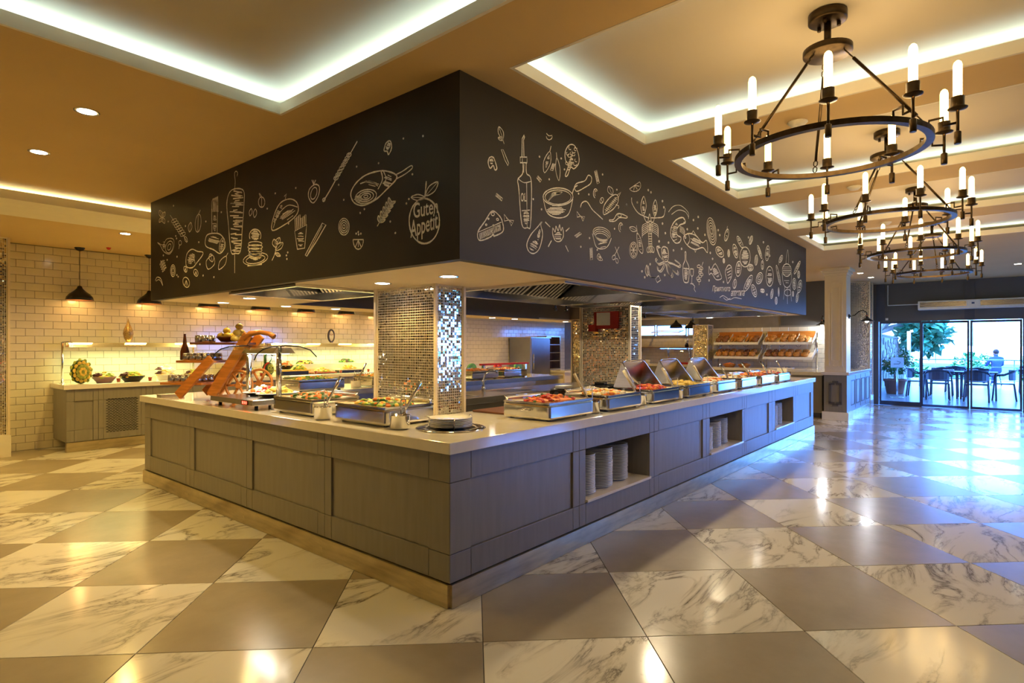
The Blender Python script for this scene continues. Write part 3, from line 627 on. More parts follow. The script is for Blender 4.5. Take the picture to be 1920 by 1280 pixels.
b = A.begin(); b.ell(658, 668, 36, 40, 0, 150, 390, .010); b.fill(658, 665, 30, 30, 0, 6); [b.ell(658, 718+k*20, 46-abs(k-1)*3, 14) for k in range(5)]; b.fill(658, 790, 40, 30, 0, 7); b.ell(660, 812, 78, 36, -12); b.ell(660, 815, 60, 24, -12); b.line([(610, 855), (700, 845)], .010); b.end('burger_plate_drawing')
b = A.begin(); b.curve([(762, 822), (780, 780), (800, 700)]); b.leaf(785, 760, 830, 710, .25); b.leaf(785, 740, 775, 690, .3); b.leaf(790, 720, 810, 680, .3); b.leaf(782, 775, 815, 795, .25); b.end('herb_drawing')
b = A.begin(); b.line([(388, 500), (390, 650)]); b.line([(425, 480), (422, 655)]); [b.curve([(392+k*7, 520), (388+k*8, 470), (398+k*7, 440-k*4), (400+k*7, 520)]) for k in range(5)]; b.fill(407, 590, 15, 50, 0, 8)
b.curve([(348, 700), (365, 660), (430, 655), (465, 690), (470, 740), (440, 778), (400, 755), (355, 735)], .010, True); b.fill(400, 695, 40, 24, 15, 6); b.ell(452, 725, 15, 45, 10); b.fill(452, 725, 10, 36, 10, 7); b.end('wrap_drawing')
b = A.begin(); b.curve([(228, 830), (235, 780), (265, 752), (300, 765), (332, 770), (330, 790), (300, 830), (270, 865), (235, 862)], .010, True); b.curve([(250, 790), (275, 800), (285, 840)]); b.fill(262, 810, 24, 34, 20, 7); b.end('roast_chicken_drawing')
def chili(b, x0, y0, x1, y1, k=.2):
    b.leaf(x0, y0, x1, y1, k, False); b.line([(x0, y0), (x0+(x0-x1)*.25, y0+(y0-y1)*.25)])
b = A.begin(); chili(b, 478, 795, 432, 878); b.end('chili_drawing')
b = A.begin(); b.leaf(395, 790, 366, 876, .3, False); b.leaf(392, 830, 380, 780, .3); b.end('pepper_sprig_drawing')
b = A.begin(); b.ell(304, 590, 18, 56, 5); b.line([(306, 535), (318, 508)]); b.line([(304, 540), (302, 640)]); b.end('bell_pepper_drawing')
b = A.begin(); b.curve([(52, 710), (85, 725), (110, 688), (150, 690), (152, 740), (125, 782), (90, 765), (70, 730)], None, True); b.ell(125, 738, 22, 38, 15); b.ell(125, 738, 10, 20, 15); b.fill(92, 725, 12, 22, 0, 6); b.end('ham_drawing')
b = A.begin(); b.line([(130, 540), (236, 705)]); [b.ell(155+k*9, 575+k*14, 18, 10, -30) for k in range(7)]; b.ell(228, 690, 8, 18, -20); b.end('kebab_skewer_drawing')
b = A.begin(); [b.leaf(82, 555, x, y, .25) for x, y in ((64, 510), (98, 520), (62, 585), (96, 592))]; b.end('butterfly_drawing')
b = A.begin(); b.line([(98, 885), (70, 822)]); [b.leaf(75+k*6, 830+k*14, 95+k*4, 822+k*14, .2, False) for k in range(4)]; [b.leaf(75+k*6, 835+k*14, 66+k*5, 850+k*14, .2, False) for k in range(4)]; b.end('leaf_sprig_drawing')
b = A.begin(); [b.ell(148, 885, 15*k, 37*k) for k in (1, .7, .4)]; b.end('onion_ring_drawing')
b = A.begin(); b.curve([(38, 945), (50, 925), (72, 935), (84, 975)], .010); b.curve([(42, 950), (60, 940), (74, 955), (84, 978)]); b.end('chili_drawing')
for x, y, rx, ry in ((230, 957, 20, 32), (225, 876, 10, 18), (290, 898, 13, 22)):
    b = A.begin(); b.ell(x, y, rx, ry, -15); [b.line([(x, y-ry*.4), (x+d*rx*.6, y+ry*.7)]) for d in (-1, 0, 1)]; b.end('lemon_slice_drawing')
b = A.begin(); b.leaf(634, 500, 626, 545, .2, False); b.leaf(660, 502, 654, 555, .2, False); b.end('bean_drawing')
b = A.begin(); b.ell(698, 460, 20, 32, 0); b.curve([(690, 432), (683, 405), (695, 420), (700, 432)]); b.line([(698, 435), (698, 488)]); b.end('garlic_drawing')
b = A.begin(); b.leaf(258, 585, 250, 645, .2); b.end('leaf_drawing')
b = A.begin(); b.ell(192, 712, 9, 14); b.line([(188, 725), (184, 750)], .011); b.end('mushroom_drawing')
b = A.begin(); b.dots([(151, 482), (118, 580), (225, 608), (352, 580), (448, 522), (308, 708), (165, 670), (170, 685), (88, 790), (112, 818), (173, 798), (335, 915), (402, 925), (172, 912), (180, 922), (733, 500), (783, 405), (910, 372), (865, 592), (1208, 445), (1288, 240), (1424, 218), (1176, 352), (1310, 527), (1336, 503), (1497, 580), (1528, 651), (1597, 468), (1612, 440), (1578, 65), (1700, 50), (860, 772), (852, 790), (855, 812), (1634, 287), (315, 845)]); b.end('chalk_dots')
# ---- long board, near part
B = Chalk('R', 850, 200, 4.0, 0.0055)
b = B.begin(); b.curve([(183, 940), (235, 860), (290, 783), (345, 820), (368, 870), (370, 935), (305, 970), (300, 955), (270, 980), (195, 1002)], .010, True); b.line([(183, 942), (360, 865)]); [b.line([(195+k*9, 948-k*4), (200+k*9, 995-k*4)], .006) for k in range(18)]; [b.ell(*e) for e in ((295, 805, 12, 12), (330, 845, 8, 8), (245, 885, 6, 6), (262, 840, 5, 5), (300, 890, 6, 5), (238, 955, 8, 10), (290, 935, 7, 9), (340, 905, 8, 10))]; b.end('cheese_drawing')
def bow(ch, x, y, r):
    b = ch.begin(); b.line([(x-r, y-r*1.2), (x-r*.9, y+r*.2), (x, y), (x+r*.5, y+r*1.2), (x+r, y+r*.1), (x, y)], None, True); b.line([(x-r*.6, y-r*.5), (x, y)]); b.line([(x+r*.6, y+r*.5), (x, y)]); b.end('pasta_bow_drawing')
bow(B, 415, 850, 36); bow(B, 955, 822, 30)
b = B.begin(); b.line([(513, 375), (515, 240), (530, 213), (533, 225), (525, 250), (528, 372)], .008); b.line([(500, 378), (551, 378), (551, 420), (500, 420)], .010, True); b.line([(516, 385), (516, 415)]); b.curve([(520, 422), (518, 500), (482, 548), (490, 620), (512, 880), (555, 906), (578, 880), (583, 560), (548, 500), (545, 422)], .010); b.line([(548, 565), (552, 900)]); b.curve([(490, 545), (530, 570), (580, 560)]); b.line([(512, 780), (572, 775)]); b.fill(545, 830, 26, 50, 0, 6); b.line([(528, 430), (526, 495)]); b.end('oil_bottle_drawing')
B.text('OiL', (505, 712), (546, 712), 'oil_lettering', 66)
b = B.begin(); b.ell(784, 675, 112, 66, 0, w=.013, n=30); b.ell(784, 678, 98, 54); b.curve([(673, 690), (700, 790), (760, 830), (830, 828), (870, 790), (895, 690)], .011); b.curve([(890, 655), (905, 610), (930, 590)], .010); b.curve([(905, 605), (925, 575), (985, 555), (1010, 515), (1035, 530), (1028, 575), (985, 605), (925, 635), (905, 605)], .010); [b.curve([(712+k*4, 705-k*8), (750, 668-k*6), (800+k*4, 652-k*3)], .006) for k in range(5)]; b.fill(770, 775, 75, 36, 0, 7); b.end('saucepan_drawing')
b = B.begin(); b.curve([(660, 865), (632, 900), (580, 960), (550, 1030), (565, 1085), (605, 1100), (645, 1060), (668, 960), (655, 890)], .009, True); b.line([(652, 890), (665, 862)]); b.fill(600, 1040, 34, 40, 30, 6); b.fill(640, 960, 12, 40, 10, 7); b.end('aubergine_drawing')
b = B.begin(); b.curve([(745, 960), (745, 910), (762, 940), (768, 895), (785, 930), (796, 885), (806, 930), (818, 905), (824, 970), (800, 1008), (765, 1005)], .009, True); b.fill(785, 970, 32, 30, 0, 6); [b.line(l, .010) for l in ([(688, 865), (725, 902)], [(870, 908), (842, 934)], [(735, 1003), (710, 1050)], [(840, 1040), (862, 1088)])]; b.end('flame_drawing')
b = B.begin(); b.curve([(838, 515), (862, 440), (840, 400), (838, 340), (865, 290), (905, 290), (935, 350), (940, 420), (905, 465), (880, 455), (855, 515)], .010, True)
for k in range(14): b.ell(R.uniform(850, 925), R.uniform(300, 440), 12, 12, 0, R.uniform(0, 90), R.uniform(200, 300))
b.fill(875, 430, 20, 50, 15, 6); b.end('broccoli_drawing')
b = B.begin(); chili(b, 722, 335, 682, 496, .16); b.fill(705, 410, 12, 50, 15, 8); b.end('chili_drawing')
b = B.begin(); chili(b, 775, 385, 790, 555, .10); b.end('chili_drawing')
b = B.begin(); b.leaf(370, 240, 340, 150, .2); b.leaf(372, 250, 335, 232, .3); b.line([(360, 220), (380, 280)]); b.end('herb_drawing')
b = B.begin(); b.line([(358, 320), (372, 322), (414, 425), (408, 442), (385, 400)], None, True); b.end('carrot_stick_drawing')
b = B.begin(); b.curve([(260, 420), (270, 382), (295, 378), (308, 400), (325, 460), (310, 474), (298, 440), (275, 462)], .010, True); b.fill(285, 410, 18, 20, 0, 5); b.end('mushroom_drawing')
b = B.begin(); b.ell(718, 222, 22, 26, 0, 0, 180); b.curve([(697, 200), (715, 218), (740, 215)]); b.end('garlic_drawing')
def penne(ch, x, y, L, a, r=9):
    c, q = math.cos(math.radians(a)), math.sin(math.radians(a)); P = lambda u, v: (x+u*c-v*q, y+u*q+v*c)
    b = ch.begin(); b.line([P(-L, -r), P(L, -r), P(L+5, r), P(-L+5, r)], None, True); [b.line([P(-L+k*9, -r), P(-L+5+k*9, r)], .005) for k in range(1, int(2*L/9))]; b.end('pasta_drawing')
penne(B, 340, 676, 30, 40); penne(B, 640, 540, 20, 50); penne(B, 1075, 525, 48, 78); penne(B, 745, 450, 26, 110); penne(B, 932, 962, 24, -35); penne(B, 1033, 1100, 44, 88)
b = B.begin(); b.curve([(1125, 805), (1130, 740), (1180, 675), (1225, 660), (1235, 710), (1200, 765), (1150, 800)], .009, True); b.line([(1225, 665), (1255, 640), (1232, 690)]); b.curve([(1215, 735), (1240, 745), (1235, 765)])
for k in range(9): b.line([(1135+k*9, 770-k*11), (1165+k*8, 788-k*11)], .005); b.line([(1135+k*9, 795-k*14), (1180+k*6, 745-k*8)], .004)
b.end('corn_drawing')
for c_, (x, y) in ((B, (1065, 650)), (B, (1255, 905))):
    b = c_.begin(); b.ell(x, y, 16, 34, 0, 100, 330, .010); b.ell(x+2, y, 7, 20, 0, 110, 320); b.end('macaroni_drawing')
b = B.begin(); b.ell(1112, 703, 13, 22, 15); b.curve([(1104, 690), (1112, 705), (1118, 720)]); b.end('bean_drawing')
b = B.begin(); b.leaf(1163, 597, 1190, 660, .3); b.end('leaf_drawing')
def wedge(ch, x, y, r, a):
    b = ch.begin(); b.ell(x, y, r, r, a, 0, 180); c, q = math.cos(math.radians(a)), math.sin(math.radians(a)); b.line([(x-r*c, y-r*q), (x+r*c, y+r*q)])
    for t in (45, 90, 135): b.line([(x, y), (x+.8*r*math.cos(math.radians(a+t)), y+.8*r*math.sin(math.radians(a+t)))])
    b.end('citrus_wedge_drawing')
wedge(B, 1358, 590, 46, -35)
b = B.begin(); b.curve([(952, 755), (965, 720), (1000, 712), (1040, 770), (1080, 808), (1120, 845)], .008); b.end('spaghetti_drawing')
b = B.begin(); b.curve([(1172, 848), (1200, 845), (1235, 800), (1300, 822), (1295, 835), (1245, 832), (1210, 858), (1172, 858)], .008, True); b.ell(1245, 815, 14, 12); b.end('bone_drawing')
b = B.begin(); b.curve([(1042, 950), (1070, 1050), (1125, 1065), (1160, 1040), (1184, 985)], .010); [b.ell(1112, 950+k*10, 68-k*6, 44-k*5, 20) for k in range(4)]; b.fill(1120, 1035, 40, 20, -10, 6); b.end('noodle_bowl_drawing')
wedge(B, 1105, 1125, 28, 60)
b = B.begin(); b.line([(1212, 1050), (1248, 1142)]); b.line([(1242, 1050), (1205, 1118)]); b.ell(1202, 1130, 12, 18, 20); b.ell(1226, 1155, 9, 18, -10); b.end('scissors_drawing')
b = B.begin(); b.ell(1350, 1075, 30, 60, 0); b.ell(1350, 1075, 22, 48); [b.line([(1350, 1075), (1350+22*math.cos(t), 1075+46*math.sin(t))]) for t in [k*PI/4 for k in range(8)]]; b.curve([(1375, 950), (1400, 980), (1420, 1060), (1415, 1100), (1385, 1060)], .009, True); b.fill(1398, 1030, 12, 46, -10, 8); b.leaf(1375, 930, 1320, 905, .3); b.line([(1372, 890), (1380, 960)]); b.end('lemon_drawing')
b = B.begin(); b.dots([(645, 375), (718, 545), (808, 388), (598, 693), (660, 770), (938, 652), (1015, 658), (1118, 508), (1225, 622), (1300, 733), (1462, 628), (1378, 716), (1208, 915), (1020, 985), (955, 1050), (832, 470), (1482, 640), (1078, 1073)], 4); b.end('chalk_dots')
# ---- long board, far part
C = Chalk('R', 1150, 300, 4.2676, 0.0085)
b = C.begin(); b.curve([(145, 300), (150, 350), (200, 425), (285, 465)]); b.curve([(415, 385), (400, 450), (350, 462), (300, 462)]); b.leaf(238, 445, 242, 290, .14, False); b.leaf(330, 450, 335, 318, .14, False); b.fill(240, 380, 12, 55, 0, 9); b.fill(333, 390, 12, 50, 0, 9); b.curve([(240, 445), (260, 490), (285, 500)]); b.curve([(330, 450), (320, 490), (300, 500)])
b.curve([(288, 430), (272, 520), (280, 600), (282, 690)]); b.curve([(290, 430), (308, 520), (305, 600), (308, 690)]); [b.line([(278, 590+k*20), (308, 590+k*20)]) for k in range(5)]
for k in range(6): b.curve([(275, 500+k*14), (235, 520+k*16), (228, 550+k*14)], .006); b.curve([(308, 500+k*14), (350, 520+k*16), (360, 560+k*12)], .006)
[b.leaf(296, 685, 296+d, 740, .3) for d in (-22, 0, 24)]; b.fill(292, 530, 16, 50, 0, 8); b.end('lobster_drawing')
b = C.begin(); b.curve([(555, 460), (500, 480), (462, 540), (460, 610), (495, 662), (530, 655), (540, 620), (510, 600), (505, 560), (530, 520), (575, 500)], .011, True); b.curve([(440, 415), (480, 370), (540, 365), (598, 420), (600, 470)], .006); b.curve([(465, 435), (520, 400), (575, 415), (600, 455)], .006); [b.curve([(462+k*4, 540+k*26), (490, 545+k*24), (508, 560+k*18)], .006) for k in range(5)]; [b.curve([(530, 530+k*10), (560, 545+k*12), (572, 575+k*10)], .005) for k in range(5)]; b.fill(490, 560, 22, 60, 15, 9); b.line([(560, 470), (578, 490), (560, 500)]); b.end('shrimp_drawing')
b = C.begin(); b.curve([(560, 620), (600, 588), (660, 605), (710, 660), (745, 645), (752, 740), (715, 700), (650, 715), (590, 680)], .011, True); b.curve([(600, 590), (610, 640), (590, 680)]); b.line([(625, 590), (638, 565), (662, 605)]); b.line([(645, 712), (655, 738), (665, 708)]); b.ell(575, 620, 6, 7); b.fill(660, 655, 55, 32, 25, 7); b.end('fish_drawing')
b = C.begin(); b.curve([(385, 730), (395, 695), (430, 705), (440, 760), (430, 810), (400, 800)], .011, True); b.fill(412, 755, 22, 45, -10, 7)
for p in ([(405, 800), (370, 770), (345, 700), (368, 690)], [(405, 810), (360, 830), (335, 800), (345, 785)], [(410, 820), (380, 880), (355, 880), (350, 850)], [(420, 825), (430, 890), (460, 930), (470, 900)], [(430, 825), (470, 880), (510, 910), (512, 880)], [(435, 815), (480, 830), (520, 850), (530, 830), (490, 800)]):
    b.curve(p, .016); b.curve([(x+8, y+10) for x, y in p], .008)
b.end('octopus_drawing')
b = C.begin(); [b.ell(785, 570, 36*k, 110*k, -8) for k in (1, .82, .62, .42, .22)]; b.end('mussel_drawing')
b = C.begin(); b.curve([(571, 740), (572, 800), (556, 850), (560, 960), (580, 980), (600, 965), (604, 860), (582, 800), (580, 740)], .011, True); b.fill(580, 910, 18, 50, 0, 9); b.line([(560, 865), (602, 870)]); b.end('wine_bottle_drawing')
b = C.begin(); b.curve([(614, 870), (618, 915), (628, 930), (638, 915), (640, 872)], .009); b.line([(614, 870), (640, 872)]); b.line([(628, 930), (626, 985)]); b.line([(615, 988), (640, 990)]); b.curve([(630, 990), (650, 1010), (645, 1030), (658, 1055)]); b.end('wine_glass_drawing')
b = C.begin(); [b.ell(690+R.uniform(-14, 14), 850+k*16, 14, 11, R.uniform(-40, 40)) for k in range(8)]; b.curve([(705, 850), (718, 815)]); b.line([(685, 970), (685, 1000)]); b.end('grape_drawing')
b = C.begin(); b.curve([(765, 850), (780, 880), (815, 830), (860, 920), (860, 950), (820, 955), (785, 905), (765, 915)], .010, True); b.fill(820, 900, 26, 40, -30, 8); b.line([(805, 840), (815, 825), (830, 850)]); b.end('fish_drawing')
b = C.begin(); b.curve([(895, 890), (920, 840), (945, 860), (945, 930), (915, 985), (905, 950)], .011, True); [b.line([(905+k*4, 880+k*22), (940, 860+k*24)], .008) for k in range(4)]; b.end('steak_drawing')
b = C.begin(); [b.curve([(268+d, 845), (275+d, 900), (300, 935), (345, 940)], .007) for d in (0, 12)]; b.leaf(270, 930, 266, 840, .15); b.line([(335, 950), (360, 925), (378, 960), (350, 980)], None, True); b.end('tulip_drawing')
C.text('Приятного', (790, 1062), (935, 1062), 'cyrillic_lettering', 58, .35); C.text('аппетита', (940, 1088), (1050, 1086), 'cyrillic_lettering', 44, .35)
b = C.begin(); b.curve([(850, 1100), (880, 1085), (930, 1115), (970, 1100), (1025, 1110)], .007); b.curve([(880, 1100), (905, 1120), (935, 1105)], .007); b.end('flourish_drawing')
def blob(ch, name, x, y, rx, ry, rot, kind):
    b = ch.begin(); b.ell(x, y, rx, ry, rot, w=.011)
    if kind == 0: b.fill(x, y, rx*.75, ry*.75, rot, 7)
    if kind == 1: [b.ell(x, y, rx*k, ry*k, rot) for k in (.65, .3)]
    if kind == 2: b.line([(x+rx*.2, y-ry), (x+rx*.5, y-ry*1.5)]); b.fill(x, y, rx*.5, ry*.8, rot, 9)
    b.end(name)
for nm, x, y, rx, ry, rot, k in (('pear_drawing', 905, 600, 15, 48, 12, 2), ('drumstick_drawing', 1012, 655, 14, 50, -25, 0), ('spoon_drawing', 1100, 640, 12, 34, 15, 1), ('roast_drawing', 1053, 775, 42, 80, 0, 0), ('flower_drawing', 850, 735, 26, 45, -30, 0), ('pizza_drawing', 975, 728, 18, 56, -12, 0), ('tomato_drawing', 922, 745, 9, 28, 0, 1), ('glove_drawing', 1000, 870, 22, 60, 5, 0), ('sausage_drawing', 1078, 985, 20, 70, 25, 0), ('prawn_drawing', 1168, 945, 24, 46, 15, 1), ('stick_drawing', 1170, 735, 9, 55, -18, 1), ('bell_drawing', 1232, 745, 16, 60, 5, 0), ('crab_drawing', 1250, 930, 30, 80, 0, 0), ('olive_drawing', 1142, 800, 12, 40, 5, 1), ('basil_drawing', 1125, 1045, 18, 50, -15, 0), ('lime_drawing', 1192, 1045, 17, 14, 20, 1), ('leaf_drawing', 1320, 920, 9, 80, -12, 2), ('bean_drawing', 1268, 1070, 10, 38, 8, 1), ('bean_drawing', 1302, 1125, 10, 28, 0, 1), ('carrot_drawing', 1340, 790, 12, 30, 20, 0), ('feather_drawing', 1470, 860, 10, 56, 25, 0), ('mushroom_drawing', 1482, 915, 10, 28, 0, 1), ('strawberry_drawing', 1447, 990, 15, 44, 0, 0), ('herb_drawing', 1490, 1010, 16, 50, 10, 0), ('bean_drawing', 1470, 1100, 9, 38, 8, 1), ('candy_drawing', 1095, 860, 24, 26, 0, 1), ('radish_drawing', 970, 990, 14, 36, 8, 2), ('olive_drawing', 883, 805, 8, 18, 0, 1), ('bean_drawing', 1192, 840, 10, 34, 0, 2), ('stick_drawing', 1322, 1055, 5, 34, 0, 1), ('bean_drawing', 1437, 1070, 6, 20, 0, 1)):
    blob(C, nm, x, y, rx, ry, rot, k)
b = C.begin(); b.ell(1387, 880, 36, 50, 0, w=.011); [b.line([(1355, 855+k*14), (1420, 855+k*14)], .006) for k in range(5)]; b.curve([(1350, 905), (1360, 990), (1390, 1020), (1420, 985), (1425, 905)], .011); b.ell(1395, 1060, 26, 26); [b.line(l, .010) for l in ([(1372, 1010), (1360, 1115)], [(1390, 1020), (1392, 1150)], [(1412, 1005), (1425, 1130)])]; b.curve([(1380, 830), (1385, 770), (1395, 718), (1402, 780), (1400, 830)]); b.fill(1388, 955, 28, 30, 0, 8); b.end('barbecue_drawing')
b = C.begin(); b.dots([(278, 240), (300, 258), (105, 355), (190, 338), (392, 328), (403, 378), (392, 508), (415, 585), (365, 650), (440, 660), (480, 722), (545, 710), (678, 455), (640, 480), (675, 547), (590, 553), (838, 560), (732, 598), (775, 742), (793, 790), (410, 920), (228, 890), (250, 938), (293, 833), (765, 962), (880, 975), (850, 600), (1080, 618), (1200, 657), (1250, 765), (1435, 815), (1228, 1075)], 5); b.end('chalk_dots')
# ================================================================== ISLAND CABINETS
ZK, ZR0, ZR1, ZT = 0.13, 0.286, 0.675, 0.835       # kick top, panel bottom, panel top, underside of worktop
def face(parent, origin, rz, w, o0, o1, kind, depth, body=True):
    """one cabinet front, local x along the face (0..w), opening from o0 to o1; y inwards"""
    g = empty('front', (0, 0, 0)) if False else None
    c, s_ = math.cos(rz), math.sin(rz)
    def part(mb, name, m='cabinet', bevel=0.0025):
        o = mb.build(name, m, parent, bevel=bevel); o.location = origin; o.rotation_euler = (0, 0, rz); return o
    gp = 0.0015
    if o0 > 0.01:
        for z0, z1 in ((ZK, ZR0), (ZR0, ZR1), (ZR1, ZT)): part(MB().box(0+gp, 0, z0+gp, o0-gp, .022, z1-gp), 'stile')
    if w-o1 > 0.01:
        for z0, z1 in ((ZK, ZR0), (ZR0, ZR1), (ZR1, ZT)): part(MB().box(o1+gp, 0, z0+gp, w-gp, .022, z1-gp), 'stile')
    part(MB().box(o0+gp, 0, ZK+gp, o1-gp, .022, ZR0-gp), 'rail'); part(MB().box(o0+gp, 0, ZR1+gp, o1-gp, .022, ZT-gp), 'rail')
    if kind == 'panel': part(MB().box(o0, .014, ZR0, o1, .022, ZR1), 'panel')
    if kind == 'grille':
        part(MB().box(o0, .004, ZR0, o1, .022, ZR1), 'panel')
    if kind == 'niche':
        n = MB(); d = depth-.06; n.box(o0, .022, ZR0, o1, d, ZR0+.004); n.box(o0, d, ZR0, o1, d+.01, ZR1); n.box(o0-.004, .022, ZR0, o0, d, ZR1); n.box(o1, .022, ZR0, o1+.004, d, ZR1); n.box(o0, .022, ZR1, o1, d, ZR1+.004); part(n, 'niche_lining', bevel=0)
        part(MB().box(o0+.002, -.018, ZR0+.004, o1-.002, d-.002, ZR0+.024), 'shelf_board', 'slab', .002)
    if body:
        bm = MB()
        if kind == 'niche': bm.box(.002, .022, ZK, o0-.006, depth, ZT-.002); bm.box(o1+.006, .022, ZK, w-.002, depth, ZT-.002); bm.box(o0-.006, .022, ZK, o1+.006, depth, ZR0-.002)
        else: bm.box(.002, .022, ZK, w-.002, depth, ZT-.002)
        part(bm, 'carcass', bevel=0)
    part(MB().box(0, -.018, 0.002, w, .05, ZK-.002), 'kickplate', 'kick', 0)
XF, YF = 2.185, 2.26
# corner cabinet shows two fronts
cc = empty('buffet_cabinet', (XF, YF, 0), label='grey panelled corner cabinet at the front of the buffet island', cat='cabinet', group='grey panelled island cabinets')
face(cc, (0, 1.21, 0), -PI/2, 1.21, .08, 1.04, 'panel', .70, False)
face(cc, (0, 0, 0), 0, 1.27, .165, 1.19, 'panel', .80, False)
MB().box(.022, .022, ZK, .70, 1.208, ZT-.002).box(.70, .022, ZK, 1.268, .80, ZT-.002).build('carcass', 'cabinet', cc)
lefts = [(3.47, 4.58, .0, 0), (4.58, 5.68, .0, 0), (5.68, 6.83, 0, 0)]
op = [(3.552, 4.486), (4.674, 5.586), (5.765, 6.667)]
for (y0, y1, _, _), (a, b_), nm in zip(lefts, op, ('second', 'third', 'last')):
    t = empty('buffet_cabinet', (XF, y1, 0), label='%s grey panelled cabinet along the short side of the island, counted from the corner' % nm, cat='cabinet', group='grey panelled island cabinets')
    face(t, (0, 0, 0), -PI/2, y1-y0, y1-b_, y1-a, 'panel', .70)
rights = [(3.455, 4.63, 3.539, 4.545, 'niche'), (4.63, 5.81, 4.718, 5.719, 'panel'), (5.81, 6.98, 5.904, 6.907, 'niche'), (6.98, 8.09, 7.058, 7.945, 'panel'), (8.09, 9.26, 8.231, 9.142, 'niche'), (9.26, 10.36, 9.38, 10.20, 'panel')]
RN = ['nearest open plate niche cabinet on the long side of the island', 'plain panelled cabinet between the nearest and middle plate niches', 'middle open plate niche cabinet on the long side of the island', 'plain panelled cabinet between the middle and farthest plate niches', 'farthest open plate niche cabinet on the long side of the island', 'end panelled cabinet past the farthest plate niche, facing the doors']
for (x0, x1, a, b_, k), nm in zip(rights, RN):
    t = empty('buffet_cabinet', (x0, YF, 0), label=nm, cat='cabinet', group='grey panelled island cabinets')
    face(t, (0, 0, 0), 0, x1-x0, a-x0, b_-x0, k, .80)
# worktop: one L-shaped slab
wt_ = MB().prism([(2.154, 2.228), (10.373, 2.228), (10.373, 3.19), (2.94, 3.19), (2.94, 6.884), (2.154, 6.884)], 'z', .836, .9).build('worktop', 'slab', None, bevel=.004)
tag(wt_, 'L-shaped cream quartz worktop of the front buffet island', 'worktop')
# inner steel cooking line and rear counter
def plain_counter(name, x0, y0, x1, y1, label, mtop='slab', mbody='cabinet', z=.9, th=.064):
    t = empty(name, ((x0+x1)/2, (y0+y1)/2, 0), label=label, cat='counter'); hx, hy = (x1-x0)/2, (y1-y0)/2
    MB().box(-hx+.03, -hy+.03, .1, hx-.03, hy-.03, z-th-.001).build('carcass', mbody, t)
    MB().box(-hx+.06, -hy+.06, 0, hx-.06, hy-.06, .1).build('plinth', 'darksteel', t)
    MB().box(-hx, -hy, z-th, hx, hy, z).build('worktop', mtop, t, bevel=.003); return t
rc = plain_counter('rear_counter', 2.96, 5.9, 8.5, 6.86, 'rear island counter with cream worktop behind the mirrored pier')
MB().box(-2.74, -.492, .70, 2.74, -.4805, .835).build('steel_fascia', 'steel', rc)
sc_ = plain_counter('cooking_counter', 3.40, 3.98, 9.3, 4.62, 'long steel cooking counter with inset sinks inside the island', 'steel', 'steel')
for k, x in enumerate((-2.2, -1.2)):
    sk = MB(); sk.box(x-.24, -.2, .9005, x+.24, .2, .903); sk.build('sink_rim', 'steel2', sc_); MB().box(x-.2, -.16, .9035, x+.2, .16, .904).build('sink_bowl', 'darksteel', sc_)
MB().box(-2.93, .26, .90, -1.75, .29, 1.03).build('splash_panel', 'steel', sc_)
fa = empty('faucet', (4.95, 4.56, .9), label='chrome curved faucet rising from the steel cooking counter', cat='faucet')
MB().tube([(0, 0, 0), (0, 0, .12), (.02, -.01, .19), (.08, -.03, .235), (.15, -.05, .23), (.17, -.055, .20)], .012, 10).build('spout', 'steel2', fa); MB().cyl((0, 0, 0), .024, .05, 14).build('base', 'steel2', fa); MB().tube([(-.03, 0, .11), (.03, 0, .11)], .01, 8).build('valve', 'steel2', fa)
